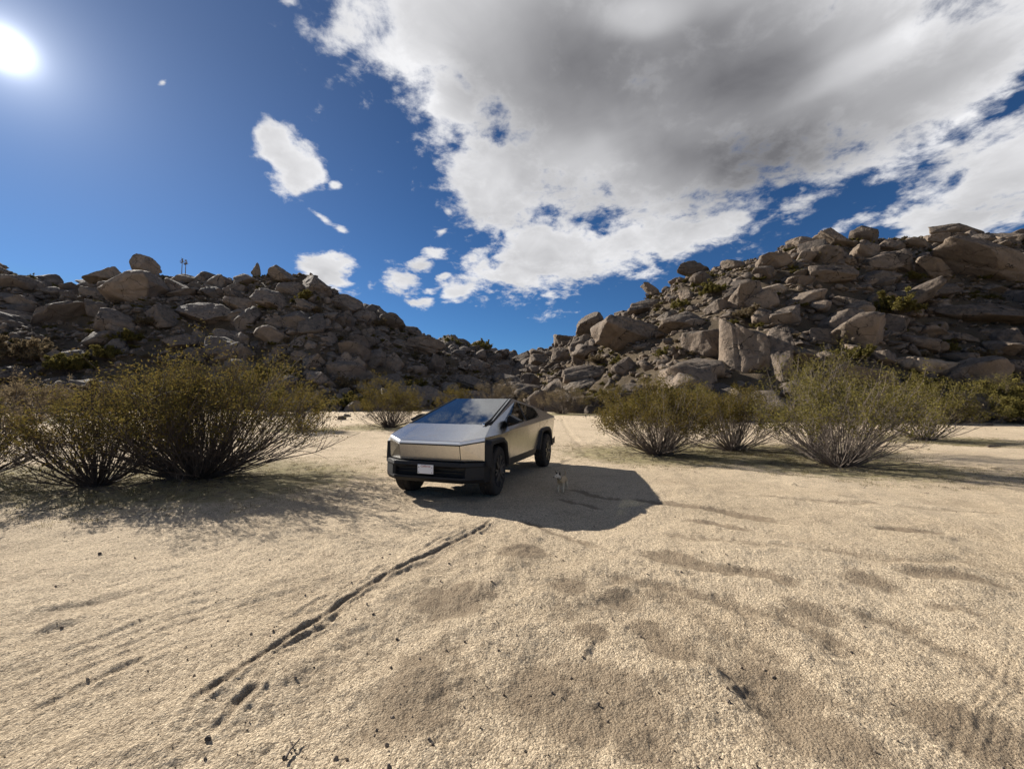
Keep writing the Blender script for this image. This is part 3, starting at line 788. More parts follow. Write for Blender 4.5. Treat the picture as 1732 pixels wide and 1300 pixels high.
def pos_words(u, v, side):
    best = min((h for h in heroes if h[0] == side), key=lambda h: (h[1] - u) ** 2 + ((h[2] - v) * 1.3) ** 2)
    dx, dy = u - best[1], v - best[2]
    a = abs(dx) / (abs(dx) + abs(dy) + 1e-6)
    ver = 'above' if dy < 0 else 'below'; hor = 'left' if dx < 0 else 'right'
    if a > .72: w_ = f'to the {hor} of'
    elif a < .32: w_ = ver
    else: w_ = f'{ver} and {hor} of'
    return w_, best[4]
SIZEW = [(26, 'large'), (18, 'middling'), (0, 'modest')]
mids = []
for i, (rpx, u, v, (side, x, y, z, s), vis) in enumerate(ind):
    me = PROTO_ME[side][i % len(PROTO)]
    o = bpy.data.objects.new('boulder', me); COL.objects.link(o)
    sx, sy, sz = s * random.uniform(.95, 1.5), s * random.uniform(.8, 1.25), s * random.uniform(.5, .95)
    o.scale = (sx, sy, sz); o.location = (x, y, z + sz * random.uniform(-0.05, .35))
    o.rotation_euler = (random.uniform(-.35, .35), random.uniform(-.5, .5), random.uniform(0, 6.28))
    mids.append((o, rpx, u, v, side, vis, sz / sx))
# labels by size, build and the landmark next to them; the few that still coincide count outwards
bins = {}
for (o, rpx, u, v, side, vis, fl) in mids:
    wds, near = pos_words(u, v, side)
    form = 'flat' if fl < .45 else ('chunky' if fl > .72 else 'rounded')
    key = (form, wds, near, side)
    bins.setdefault(key, []).append((rpx, o, u, v))
ORD = ['', 'second largest ', 'third largest ', 'fourth largest ', 'fifth largest ', 'sixth largest ', 'seventh largest ', 'eighth largest ', 'ninth largest ', 'tenth largest ', 'eleventh largest ', 'twelfth largest ', 'thirteenth largest ', 'fourteenth largest ']
for (form, wds, near, side), lst in bins.items():
    lst.sort(key=lambda q: -q[0])
    for k, (rpx, o, u, v) in enumerate(lst):
        pre = ('largest ' if len(lst) > 1 else '') if k == 0 else ORD[min(k, 13)]
        hillw = 'left' if side == 'L' else 'right'
        tag(o, f'{pre}{form} boulder {wds} the {near}, {hillw} hill', 'boulder', 'smaller boulders among the big ones on the %s hill' % hillw)
for side in 'LR':
    P, R, S_, I = [], [], [], []
    for (_, u, v, (sd, x, y, z, s), vis) in rest:
        if sd != side: continue
        sc3 = (s * random.uniform(.9, 1.5), s * random.uniform(.8, 1.3), s * random.uniform(.45, .95))
        P.append((x, y, z + sc3[2] * random.uniform(0.0, .45))); S_.append(sc3)
        R.append((random.uniform(-.5, .5), random.uniform(-.5, .5), random.uniform(0, 6.28))); I.append(random.randrange(10))
    gn_scatter('loose_rocks', small_me[side], P, R, S_, I, 'countless small rocks filling the %s hillside between the boulders' % ('left' if side == 'L' else 'right'), 'rocks')

P, R, S_, I = [], [], [], []
r = np.random.default_rng(77)
for k in range(700):
    u, Y = r.uniform(-1.35, 1.35), 24 + 30 * r.uniform() ** .6
    T = TL if u < 0 else TR
    if Y > np.interp(u, T[:, 0], T[:, 3]) + 2: continue
    s = 0.05 * (1 - r.uniform()) ** (-1 / 2.2); s = min(s, .4); x = u * Y
    P.append((x, Y, 0)); S_.append((s, s * .9, s * .6)); R.append(tuple(r.uniform(0, 6, 3))); I.append(int(r.integers(0, 10)))
P = np.array(P); P[:, 2] = detail_ground(P[:, 0].copy(), P[:, 1].copy())
gn_scatter('foothill_rocks', small_me['R'], P, R, S_, I, 'small stones washed onto the sand along the foot of the hills', 'rocks')

# ------------------------------------------------------------------ shrubs
def shrub_geo(seed, R, H, nstem, leafy=1.0, leafsize=0.03, spread=1.0, leaf_from=0.6):
    r = np.random.default_rng(seed)
    V, F = [], []            # branches as thin tubes
    LV, LF = [], []
    nb = [0]
    def tube(pts, r0, r1, m):
        pts = np.array(pts); K = len(pts)
        tan = np.gradient(pts, axis=0); tan /= np.linalg.norm(tan, axis=1)[:, None] + 1e-9
        a = np.cross(tan, [0.31, 0.17, 0.93]); a /= np.linalg.norm(a, axis=1)[:, None] + 1e-9
        b = np.cross(tan, a)
        rad = np.linspace(r0, r1, K)[:, None, None]
        ang = np.arange(m) * 2 * np.pi / m
        ring = pts[:, None, :] + rad * (a[:, None, :] * np.cos(ang)[None, :, None] + b[:, None, :] * np.sin(ang)[None, :, None])
        V.append(ring.reshape(-1, 3))
        i, j = np.meshgrid(np.arange(K - 1), np.arange(m), indexing='ij')
        a0 = nb[0] + i * m + j; a1 = nb[0] + i * m + (j + 1) % m
        F.append(np.stack([a0, a1, a1 + m, a0 + m], -1).reshape(-1, 4)); nb[0] += K * m
    def grow(p, d, L, K, wig, up):
        pts = [p]; d = d / np.linalg.norm(d)
        for k in range(K):
            d = d + r.normal(size=3) * wig + np.array([0, 0, up]); d /= np.linalg.norm(d)
            p = p + d * L / K; pts.append(p)
        return pts, d
    leafpts = []
    for s in range(nstem):
        az = r.uniform(0, 2 * np.pi); q = r.uniform(0, 1) ** 0.65
        th = q * math.radians(68) * spread                                   # angle from the vertical
        base = np.array([math.cos(az), math.sin(az), 0]) * (0.05 + 0.32 * q) * R * 0.22
        # length to an ellipsoid crown
        lob = 0.90 + 0.16 * math.sin(az * 2 + seed) * q + 0.12 * math.sin(az * 5 + seed * 2.3)
        L = lob / ((math.sin(th) / R) ** 2.7 + (math.cos(th) / H) ** 2.7) ** (1 / 2.7) * r.uniform(.72, 1.06)
        d = np.array([math.cos(az) * math.sin(th), math.sin(az) * math.sin(th), math.cos(th)])
        d0 = d + np.array([0, 0, -0.16 * q])
        pts, dd = grow(base, d0, L, 9, 0.10, 0.045)
        r0 = 0.0065 + 0.0052 * L * r.uniform(.6, 1.1)
        tube(pts, r0, 0.003, 4)
        for k in range(int(r.integers(4, 8))):
            t = r.uniform(.28, .93); i = min(int(t * 9), 8); pp = pts[i] + (pts[i + 1] - pts[i]) * (t * 9 - i)
            bd = (pts[i + 1] - pts[i]); bd /= np.linalg.norm(bd)
            bd = bd + r.normal(size=3) * 0.42 + np.array([0, 0, .12])
            bl = L * r.uniform(.14, .34)
            bp, bdd = grow(pp, bd, bl, 5, 0.16, 0.05)
            tube(bp, r0 * .42, 0.0022, 3)
            for m in range(int(r.integers(2, 5))):
                i2 = int(r.integers(1, 5)); td = (bp[i2 + 1 if i2 < 5 else 5] - bp[i2]); td /= np.linalg.norm(td) + 1e-9
                tp, _ = grow(bp[i2], td + r.normal(size=3) * .5, L * r.uniform(.06, .15), 3, 0.2, 0.04)
                tube(tp, 0.0028, 0.0015, 3)
                if t > leaf_from or r.uniform() < .04: leafpts += [(tp[1], .5), (tp[2], 1), (tp[3], 1)]
            if t > leaf_from: leafpts += [(bp[3], .6), (bp[4], 1), (bp[5], 1)]
        if r.uniform() < .85: leafpts += [(pts[-1], 1), (pts[-2], 1)]
    nl = []
    for p, wt in leafpts:
        if p[2] < H * r.uniform(.24, .46): continue
        n = r.poisson(4.0 * leafy * wt)
        if n: nl.append(p[None, :] + r.normal(size=(n, 3)) * 0.05 * (R + H) / 3.6)
    if nl:
        C = np.concatenate(nl); n = len(C)
        a = r.normal(size=(n, 3)); a[:, 2] += .4; a /= np.linalg.norm(a, axis=1)[:, None]
        b = np.cross(a, r.normal(size=(n, 3))); b /= np.linalg.norm(b, axis=1)[:, None]
        sz = leafsize * r.uniform(.6, 1.3, (n, 1))
        c = np.cross(a, b)
        quad = np.stack([C - a * sz, C + b * sz * .36 + c * sz * .12, C + a * sz, C - b * sz * .36 + c * sz * .12], 1).reshape(-1, 3)
        LFm = np.arange(n * 4).reshape(n, 4)
        leaf = (quad, LFm)
    else: leaf = None
    return (np.concatenate(V), np.concatenate(F)), leaf
def make_shrub(name, geo, loc, label, cat, group, wood=M_wood, leafm=M_leaf, rz=0, scale=(1, 1, 1), cache=None):
    root = empty(name, loc, rz, label, cat, group); root.scale = scale
    (bv, bf), leaf = geo
    if cache is not None and 'b' in cache:
        for nm, key in (('branches', 'b'), ('foliage', 'f')):
            if key in cache:
                o = bpy.data.objects.new(nm, cache[key]); COL.objects.link(o); o.parent = root
        return root
    ob = mesh_obj('branches', bv, bf, wood, root)
    if cache is not None: cache['b'] = ob.data
    if leaf is not None:
        of = mesh_obj('foliage', leaf[0], leaf[1], leafm, root)
        if cache is not None: cache['f'] = of.data
    return root
SG = 'desert shrubs standing on the sand flat'
def px2m(px, Y): return px * Y / FPX
def shrub_at(px, py, wpx, top, seed, n, label, leafy=1.0, wood=M_wood, leafm=M_leaf, ls=.03, spread=1.0, leaf_from=.64, name='creosote_bush', cat='shrub', group=SG):
    p = on_ground(px, py); Y = p[1]
    R, H = px2m(wpx, Y) / 2, px2m(py - top, Y)
    g = shrub_geo(seed, R, H, n, leafy, ls, spread, leaf_from)
    p[2] -= 0.03
    VEG.append((p[0], p[1], R * 1.15))
    return make_shrub(name, g, p, label, cat, group, wood, leafm)
shrub_at(338, 808, 415, 608, 1, 270, 'biggest shrub, backlit many-stemmed fan with olive leaf tips left of the truck', 1.05, ls=.03)
shrub_at(165, 818, 280, 640, 2, 110, 'shrub merging into the left side of the biggest shrub', .95, ls=.03)
shrub_at(-50, 812, 300, 650, 3, 120, 'shrub cut by the left edge of the photograph', .9, ls=.03, leafm=M_leafD)
shrub_at(508, 728, 100, 640, 4, 80, 'shrub peeping out behind the right side of the biggest shrub', 1.3, ls=.045)
shrub_at(660, 722, 142, 645, 5, 110, 'round olive shrub just behind the truck windshield', 1.3, ls=.045)
shrub_at(1115, 768, 250, 645, 6, 150, 'shrub nearest the shadow of the truck, first of the right-hand row', 1.8, wood=M_woodP, ls=.035)
shrub_at(1240, 760, 215, 662, 7, 120, 'shrub in the gap between the first and the biggest of the right-hand row', 1.8, wood=M_woodP, ls=.035)
shrub_at(1420, 786, 290, 612, 8, 120, 'biggest shrub of the right-hand row with bare sunlit twisted stems', 1.35, wood=M_woodP, ls=.035, leafm=M_leafG)
shrub_at(1378, 762, 190, 566, 9, 70, 'tall thin shrub rising behind the biggest right-hand shrub', 1.4, wood=M_woodP, ls=.035, leafm=M_leafG)
shrub_at(1565, 744, 190, 640, 10, 80, 'spreading shrub right of the biggest right-hand shrub, farther back', 1.8, wood=M_woodP, ls=.045, leafm=M_leafG)
shrub_at(1690, 712, 150, 640, 11, 80, 'shrub by the right edge at the foot of the hill', 1.0, ls=.06, leafm=M_leafG)
shrub_at(952, 700, 110, 655, 12, 90, 'brown leafless-looking shrub behind the tail of the truck', .7, ls=.06, leafm=M_leafD)
shrub_at(1035, 700, 110, 655, 13, 90, 'low shrub between the brown shrub and the right-hand row', 1.1, ls=.06)
shrub_at(848, 694, 90, 642, 14, 80, 'yellow-brown shrub peeking over the truck roof', 1.0, ls=.06, leafm=M_leafD)
shrub_at(770, 698, 80, 655, 15, 60, 'dim shrub behind the top left of the windshield', 1.0, ls=.06)
shrub_at(1640, 706, 90, 655, 16, 60, 'small green shrub left of the one at the right edge', 1.0, ls=.06, leafm=M_leafG)
shrub_at(60, 712, 130, 640, 17, 80, 'grey-brown shrub seen over the left-edge shrub', .9, ls=.06, leafm=M_leafD)
shrub_at(1180, 712, 110, 650, 18, 70, 'shrub standing back between the first two of the right-hand row', 1.0, ls=.06, leafm=M_leafG)
shrub_at(1300, 706, 100, 645, 19, 70, 'shrub at the foot of the tall cracked tower', 1.0, ls=.06, leafm=M_leafD)

# hillside bushes one can pick out
geoH = [shrub_geo(60 + i, 1.0, .8, 36, 2.0, .05, 1.1, .3) for i in range(4)]
cH = [dict() for _ in range(8)]
HS = [('L', 40, 600, 90, 'wide olive bush low at the far left'), ('L', 215, 572, 60, 'dark bush under the huge rock face'), ('L', 120, 620, 70, 'grey bush above the big left shrub'), ('L', 250, 545, 36, 'bush right of the small round boulder'),
      ('L', 455, 640, 70, 'dark green bush behind the big left shrub'), ('L', 520, 505, 40, 'bush at the foot of the great rounded boulder'), ('L', 535, 525, 26, 'pale yellow tuft under the dark humped boulder'),
      ('L', 100, 487, 24, 'small bush on the left skyline dip'), ('L', 40, 474, 30, 'low bush beside the left-edge boulder'), ('L', 640, 548, 30, 'bush on the falling left skyline'), ('L', 810, 590, 44, 'long low scrub on the skyline above the saddle'), ('L', 760, 580, 30, 'dry bush above the overhanging boulder'),
      ('L', 600, 650, 50, 'bush behind the fence stake'), ('L', 700, 655, 60, 'bush above the round olive shrub'), ('L', 180, 600, 60, 'brown bush between two pale patches of the left slope'),
      ('R', 1010, 608, 34, 'yellow-green bush left of the veined massive boulder'), ('R', 1045, 612, 30, 'yellow bush under the veined massive boulder'), ('R', 1125, 600, 40, 'green bush left of the squat cracked column'), ('R', 900, 665, 34, 'yellow bush by the ball-shaped boulder'),
      ('R', 1205, 492, 44, 'green bush right of the grey shoulder boulder'), ('R', 1150, 517, 34, 'dark bush above the tan round boulder'), ('R', 1270, 530, 50, 'yellow-green bush above the tall cracked tower'), ('R', 1240, 545, 24, 'small bush between the column and the tower'),
      ('R', 1505, 522, 80, 'broad brown-green bush mid slope left of the egg-shaped giant'), ('R', 1395, 437, 34, 'bush under the leaning crest slab'), ('R', 1545, 470, 34, 'bush left of the yellowish block'), ('R', 1600, 590, 36, 'green bush under the bright-edged slab'),
      ('R', 1120, 660, 60, 'greyish bush beside the wide low boulder'), ('R', 1160, 680, 80, 'bush at the foot of the squat cracked column'), ('R', 1450, 600, 50, 'bush above the half-hidden boulder'), ('R', 1660, 600, 44, 'bush left of the right-edge boulder'), ('R', 1690, 668, 90, 'dense bush below the right-edge boulder'), ('R', 1560, 655, 60, 'bush right of the half-hidden boulder'), ('R', 1100, 470, 22, 'small bush on the right hill skyline'), ('R', 980, 600, 30, 'scrub above the broad tan boulder')]
for i, (side, px, py, wpx, lab) in enumerate(HS):
    p, h = ray_hill(side, px, py + wpx * .2)
    R = px2m(wpx, p[1]) / 2 * 1.15
    k = i % 4; mk = k + (4 if i % 3 == 0 else 0)
    make_shrub('hillside_bush', geoH[k], (p[0], p[1], h - 0.05), lab, 'bush', 'bushes growing among the boulders', M_wood, M_leafG if mk < 4 else M_leafD, random.uniform(0, 6), (R, R, R * random.uniform(.8, 1.1)), cH[mk])

FS = [(1090, 712, 90, 'low shrub behind the first of the right-hand row'), (1225, 703, 80, 'low shrub below the squat cracked column'), (1345, 708, 95, 'low shrub right of the foot of the tall tower'), (1478, 712, 95, 'low shrub behind the tall thin shrub'),
      (1612, 716, 80, 'low shrub in front of the small green one'), (1728, 716, 90, 'low shrub cut by the right edge of the view'), (592, 694, 60, 'low shrub just right of the fence stake'), (905, 692, 60, 'low shrub over the rear of the truck cabin'), (1000, 694, 70, 'dark low shrub between two brown ones'),
      (455, 700, 90, 'low shrub glimpsed through the top of the biggest shrub'), (150, 702, 110, 'low shrub behind the shrub merging with the biggest'), (1420, 700, 80, 'low shrub seen through the biggest right-hand shrub')]
for i, (px, py, wpx, lab) in enumerate(FS):
    p = on_ground(px, py); R = px2m(wpx, p[1]) / 2 * 1.2; k = (i * 3 + 1) % 4; mk = k + (4 if i % 3 == 1 else 0)
    p[2] -= .03
    make_shrub('foothill_shrub', geoH[k], p, lab, 'shrub', 'low shrubs along the foot of the hills', M_wood, M_leafG if mk < 4 else M_leafD, i * 1.7, (R, R, R * random.uniform(.8, 1.05)), cH[mk])

# countless low scrub tufts on the slopes and dry grass on the flat
scr = bpy.data.collections.new('scrub_shapes')
for i in range(4):
    (bv, bf), leaf = shrub_geo(80 + i, 1.0, .7, 14, 1.4, .11, 1.1, .25)
    me = mesh_obj('scrub_shape', np.concatenate([bv, leaf[0]]), np.concatenate([bf, leaf[1] + len(bv)]), M_leafD if i % 2 else M_leafG, link=False)
    scr.objects.link(me)
P, R, S_, I = [], [], [], []
for side, n in (('L', 1500), ('R', 1500)):
    X, Y, Z, S = make_candidates(side, n, 55 + n)
    for x, y, z, s in zip(X, Y, Z, S):
        k = random.uniform(.3, 1.1)
        P.append((x, y, z)); S_.append((k, k, k * .8)); R.append((0, 0, random.uniform(0, 6))); I.append(random.randrange(4))
gn_scatter('hillside_scrub', scr, P, R, S_, I, 'low dry scrub growing between the rocks', 'scrub')

# grass blades round the shrubs
gr_c = bpy.data.collections.new('grass_shapes')
for i in range(3):
    r = np.random.default_rng(90 + i); V, F = [], []
    for b in range(16):
        a = r.uniform(0, 6.28); o_ = r.normal(size=2) * .05; h = r.uniform(.02, .055); l = r.uniform(.0, .03); w_ = .0022
        bx = np.array([o_[0], o_[1], -0.005]); s_ = np.array([math.sin(a), -math.cos(a), 0]) * w_; f_ = np.array([math.cos(a), math.sin(a), 0])
        n = len(V); V += [bx - s_, bx + s_, bx + f_ * l * .5 + [0, 0, h * .6], bx + f_ * l + [0, 0, h]]; F += [(n, n + 1, n + 2), (n, n + 2, n + 3)]
    gr_c.objects.link(mesh_obj('grass_shape', V, F, M_leafG if i < 2 else M_leafD, link=False))
P, R, S_, I = [], [], [], []
for (vx, vy, vr) in VEG[:11]:
    n = int(min(1500, 110 * vr * vr))
    for k in range(n):
        a, q = random.uniform(0, 6.28), math.sqrt(random.random()) * vr * 1.15
        x, y = vx + math.cos(a) * q * 1.25, vy + math.sin(a) * q
        if y < 3: continue
        P.append((x, y, 0)); k2 = random.uniform(.6, 1.5); S_.append((k2, k2, k2)); R.append((0, 0, random.uniform(0, 6))); I.append(random.randrange(3))
P = np.array(P); P[:, 2] = detail_ground(P[:, 0].copy(), P[:, 1].copy())
gn_scatter('short_grass', gr_c, P, R, S_, I, 'thin short green and dry grass round the shrubs', 'grass')

# dead twigs and litter under the shrubs
lt_c = bpy.data.collections.new('litter_shapes')
for i in range(4):
    r = np.random.default_rng(190 + i); mb = MB()
    for b in range(5):
        a = r.uniform(0, 6.28); o_ = r.normal(size=2) * .07; l = r.uniform(.03, .11); q_ = Vector((math.cos(a), math.sin(a), r.uniform(-.05, .25)))
        p0_ = Vector((o_[0], o_[1], .003)); mb.tube([p0_, p0_ + q_ * l * .5 + Vector((r.normal() * .006, r.normal() * .006, 0)), p0_ + q_ * l], [.0035, .003, .0015], 3)
    lt_c.objects.link(mesh_obj('litter_shape', mb.V, mb.F, M_wood if i % 2 else M_woodP, link=False))
P, R, S_, I = [], [], [], []
for (vx, vy, vr) in VEG[:11]:
    for k in range(int(min(420, 40 * vr * vr))):
        a, q = random.uniform(0, 6.28), abs(random.gauss(0, .55)) * vr
        x, y = vx + math.cos(a) * q * 1.2, vy + math.sin(a) * q
        P.append((x, y, 0)); k2 = random.uniform(.6, 1.6); S_.append((k2, k2, k2)); R.append((0, 0, random.uniform(0, 6))); I.append(random.randrange(4))
P = np.array(P); P[:, 2] = detail_ground(P[:, 0].copy(), P[:, 1].copy())
gn_scatter('twig_litter', lt_c, P, R, S_, I, 'dead twigs and litter fallen under the shrubs', 'litter')

# ------------------------------------------------------------------ ground sheet
th = np.concatenate([np.arange(-180, -64, 4.0), np.arange(-64, 64, 0.14), np.arange(64, 180, 4.0)])
rad = [0.7]
while rad[-1] < 600:
    rad.append(rad[-1] * (1.0052 if rad[-1] < 22 else 1.02))
rad = np.array(rad)
TH, RD = np.meshgrid(np.radians(th), rad)
X, Y = (RD * np.sin(TH)).ravel(), (RD * np.cos(TH)).ravel()
Z, SO, VG = detail_ground(X, Y, True)
nt, nr = len(th), len(rad)
i, j = np.meshgrid(np.arange(nr - 1), np.arange(nt), indexing='ij')
a0 = (i * nt + j).ravel(); a1 = (i * nt + (j + 1) % nt).ravel()
F = np.stack([a0, a1, a1 + nt, a0 + nt], 1)[:, ::-1]
# close the small disc under the viewer with a reduced ring of quads
g = mesh_obj('ground', np.stack([X, Y, Z], 1), F, M_sand, smooth=True)
ca = g.data.color_attributes.new('soil', 'FLOAT_COLOR', 'POINT')
ca.data.foreach_set('color', np.stack([SO, VG, X * 0, X * 0 + 1], 1).astype(np.float32).ravel())
import bmesh as _bm
bm = _bm.new(); bm.from_mesh(g.data)
bm.verts.ensure_lookup_table()
bm.faces.new([bm.verts[k] for k in range(nt)][::-1])
bm.to_mesh(g.data); bm.free()
tag(g, 'sandy desert ground with tyre tracks', 'ground', kind='structure')

# loose gravel and stones
grav = bpy.data.collections.new('gravel_shapes')
for i in range(5):
    V, F = rock_shape(900 + i, 2, (1, .85, .7), 6, .08)
    grav.objects.link(mesh_obj('gravel_shape', V, F, M_rockP if i else M_rockR, link=False))
n = 6000
r = np.random.default_rng(3)
a, q = np.radians(r.uniform(-62, 62, n)), 1.3 + 9 * r.uniform(0, 1, n) ** 1.4
GX, GY = q * np.sin(a), q * np.cos(a)
GZ = detail_ground(GX.copy(), GY.copy())
s = np.clip(0.0022 * (1 - r.uniform(0, 1, n)) ** (-1 / 2.6), .0022, .013)
gn_scatter('gravel', grav, np.stack([GX, GY, GZ + s * .3], 1), r.uniform(0, 6, (n, 3)), np.stack([s, s, s], 1), r.integers(0, 5, n), 'fine gravel scattered over the near sand', 'gravel')
STONES = [(352, 1252, 9, 'L', 'dark stone at the near end of the curved rut'), (482, 1274, 7, 'L', 'dark faceted stone at the bottom edge left of centre'), (587, 1279, 5, 'P', 'pale pebble on the bottom edge'),
 (1011, 1179, 6, 'L', 'brown stone in the middle of the near sand'), (1233, 1187, 7, 'L', 'dark stone with a pale neighbour'), (1028, 1210, 5, 'L', 'dark pebble just below the brown stone'), (672, 1072, 5, 'L', 'lone dark pebble right of the double rut'),
 (786, 1084, 4, 'L', 'dark pebble left of the view centre'), (710, 1109, 4, 'L', 'pebble below the lone dark pebble'), (754, 1095, 3, 'L', 'tiny pebble between two darker ones'), (662, 1125, 5, 'L', 'dark flat pebble in a low row of three'),
 (843, 1099, 4, 'L', 'pebble at the right of the low row'), (726, 1253, 5, 'L', 'stone low down left of centre'), (1292, 1123, 4, 'P', 'pale pebble in the fallen bright patch'), (934, 1168, 4, 'P', 'pale pebble above the brown stone'),
 (889, 1270, 5, 'L', 'dark pebble near the bottom centre'), (1215, 1274, 5, 'P', 'pale pebble near the bottom right of centre'), (1095, 971, 3, 'L', 'small stone beside the dark churned band'), (456, 946, 3, 'L', 'pebble in the light gap of the shrub shadow'),
 (169, 940, 5, 'L', 'dark clod at the left edge of the shrub shadow'), (516, 1005, 3, 'L', 'pebble beyond the double rut'), (1152, 964, 4, 'L', 'small stone in the dark churned band'), (1480, 1273, 5, 'P', 'pale stone low on the right')]
for k, (px, py, wpx, mt, lab) in enumerate(STONES):
    p = on_ground(px, py); s = max(.006, px2m(wpx, p[1]) / 2 * 1.25)
    V, F = rock_shape(1000 + k, 4, (s, s * .9, s * .75), 8, .07, .4)
    o = mesh_obj('stone', V, F, MATS[mt], smooth=True); o.location = p + Vector((0, 0, s * .4)); o.rotation_euler = (.2, .3, k * 1.3)
    tag(o, lab, 'stone', 'small stones lying on the near sand')
def stick(pxs, r0, r1, label, lift=.01, name='stick', mat=None):
    pts = [on_ground(*p) for p in pxs]
    root = pts[0].copy(); mb = MB()
    N = 7; L = []
    for i in range(N + 1):
        t = i / N * (len(pts) - 1); k = min(int(t), len(pts) - 2); p = pts[k].lerp(pts[k + 1], t - k)
        L.append(p + Vector((random.uniform(-.004, .004), random.uniform(-.004, .004), lift + r0 + random.uniform(0, .004))) - root)
    mb.tube(L, [r0 + (r1 - r0) * i / N for i in range(N + 1)], 7)
    o = mb.build(name, mat or M_wood, smooth=True); o.location = root
    tag(o, label, 'stick'); return o
stick([(483, 1283), (494, 1262), (508, 1244)], .006, .003, 'thin dry twig on the sand at the bottom left')
stick([(497, 1258), (490, 1250)], .003, .002, 'short splinter lying against the thin dry twig')
stick([(1672, 757), (1680, 756), (1692, 755)], .045, .025, 'weathered dark log lying on the sand near the right edge', name='fallen_log')

# ------------------------------------------------------------------ fence stake and yucca stalks
M_steel = simple('rusty_steel', (0.06, 0.05, 0.045), .7, .3, .3, 40)
p = on_ground(570, 699)
H = px2m(24, p[1])
st = empty('fence_stake', p, 0, 'thin dark metal stake standing in the sand left of the round olive shrub', 'stake')
mb = MB(); mb.box((0, 0, H / 2 - .1), (.05, .012, H + .2)); mb.box((0, .022, H / 2 - .1), (.012, .034, H + .2)); mb.build('post', M_steel, st)
mb = MB()
for z in (.35, .6, .85): mb.box((0, -.012, H * z), (.03, .014, .03))
mb.build('wire_clip', M_steel, st)
M_stalk = simple('dry_yucca_stalk', (0.17, 0.14, 0.11), .9, 0, .3, 8)
for k, (px, top, lab) in enumerate(((308.5, 437, 'left and taller of two dead yucca stalks on the left hill skyline'), (314.5, 439.5, 'right and shorter of two dead yucca stalks on the left hill skyline'))):
    q, h = ray_hill('L', px, 474); Y = q[1]; d = pix_dir(px, top); X = d[0] / d[1] * Y
    zt = CAMH + d[2] / d[1] * Y
    root = empty('yucca_stalk', (X, Y, h - .5), 0, lab, 'yucca stalk', 'pair of yucca stalks on the skyline')
    L = zt - h + .5; mb = MB()
    mb.tube([(0, 0, 0), (.03, 0, L * .3), (.0, 0, L * .65), (.04, 0, L)], [.10, .09, .075, .04], 7); mb.build('stem', M_stalk, root, True)
    mb = MB(); r = np.random.default_rng(k)
    for m in range(26):
        z = L * (.80 + .19 * r.uniform()); a = r.uniform(0, 6.28); rr = r.uniform(.12, .42) * (1 if z < L * .93 else .6)
        mb.tube([(0, 0, z - .12), (math.cos(a) * rr * .7, math.sin(a) * rr * .7, z), (math.cos(a) * rr, math.sin(a) * rr, z + .12)], [.02, .05, .07], 5)
    mb.build('seed_head', M_stalk, root, True)

# ------------------------------------------------------------------ truck (x = across, y = back from the nose, z = up)
def steel_mat():
    m, t, out = new_mat('brushed_stainless')
    P = t.add('ShaderNodeTexCoord').outputs['Object']
    st = t.vmath('MULTIPLY', P, (1.0, 1.0, 12.0)).outputs[0]
    n = t.noise(st, 3.0, 4, 0.6).outputs['Fac']
    n2 = t.noise(P, 2.2, 4, 0.6).outputs['Fac']
    c = t.mix(n2, (0.60, 0.595, 0.58), (0.68, 0.67, 0.65))
    ro = t.math('ADD', t.math('MULTIPLY', n, 0.03), t.math('ADD', 0.19, t.math('MULTIPLY', n2, 0.08)))
    b = t.add('ShaderNodeBump', {'Height': t.noise(P, 1.3, 2, 0.5).outputs['Fac'], 'Strength': 1.0, 'Distance': 0.002})
    p = t.add('ShaderNodeBsdfPrincipled', {'Base Color': c, 'Roughness': ro, 'Metallic': 1.0, 'Normal': b.outputs[0]})
    dz = t.add('ShaderNodeSeparateXYZ', {0: P}).outputs[2]
    dn = t.noise(P, 5.0, 6, 0.7, 0.4).outputs['Fac']
    da = t.math('ADD', t.math('MULTIPLY', t.ramp(dz, 1.0, 0.6), 0.28), t.math('MULTIPLY', t.ramp(dn, 0.45, 0.8), 0.16), clamp=True)
    dd = t.add('ShaderNodeBsdfDiffuse', {'Color': (0.42, 0.34, 0.25, 1)})
    mx = t.add('ShaderNodeMixShader', {0: da, 1: p.outputs[0], 2: dd.outputs[0]})
    t.l.new(mx.outputs[0], out.inputs[0]); return m
def glass_mat(name, tint, rough=0.0, ior=1.6):
    m, t, out = new_mat(name)
    bk = t.add('ShaderNodeNewGeometry').outputs['Backfacing']
    iv = t.math('ADD', ior, t.math('MULTIPLY', bk, 1.0 / ior - ior))
    fr = t.add('ShaderNodeFresnel', {'IOR': iv}).outputs[0]
    a = t.add('ShaderNodeBsdfTransparent', {'Color': (*tint, 1)}); g_ = t.add('ShaderNodeBsdfGlossy', {'Color': (1, 1, 1, 1), 'Roughness': rough})
    mx = t.add('ShaderNodeMixShader', {0: fr, 1: a.outputs[0], 2: g_.outputs[0]})
    t.l.new(mx.outputs[0], out.inputs[0]); return m
M_steelp = steel_mat()
M_wind = glass_mat('windshield_glass', (.55, .57, .56), 0.0, 2.35)
M_roofg = simple('dark_roof_glass', (.01, .011, .012), .04, 0, .05)
M_side = glass_mat('side_window_glass', (.55, .58, .56), 0.0, 1.45)
M_plast = simple('black_plastic', (0.009, 0.009, 0.010), .6, 0, .15, 60, .0006, .4)
M_plast2 = simple('dark_grey_plastic', (0.022, 0.022, 0.024), .5, 0, .15, 60, .0006, .4)
M_tyre = simple('dusty_tyre_rubber', (0.032, 0.028, 0.024), .9, 0, .7, 9, .001, .3)
M_rim = simple('dark_wheel_cover', (0.05, 0.05, 0.052), .4, .3, .1, 30)
M_lightbar = simple('light_bar_sky_white', (0.80, 0.82, 0.84), .15, 0, .02, 30, 0, .8)  # sky reflection on the bevelled strip, painted in as white
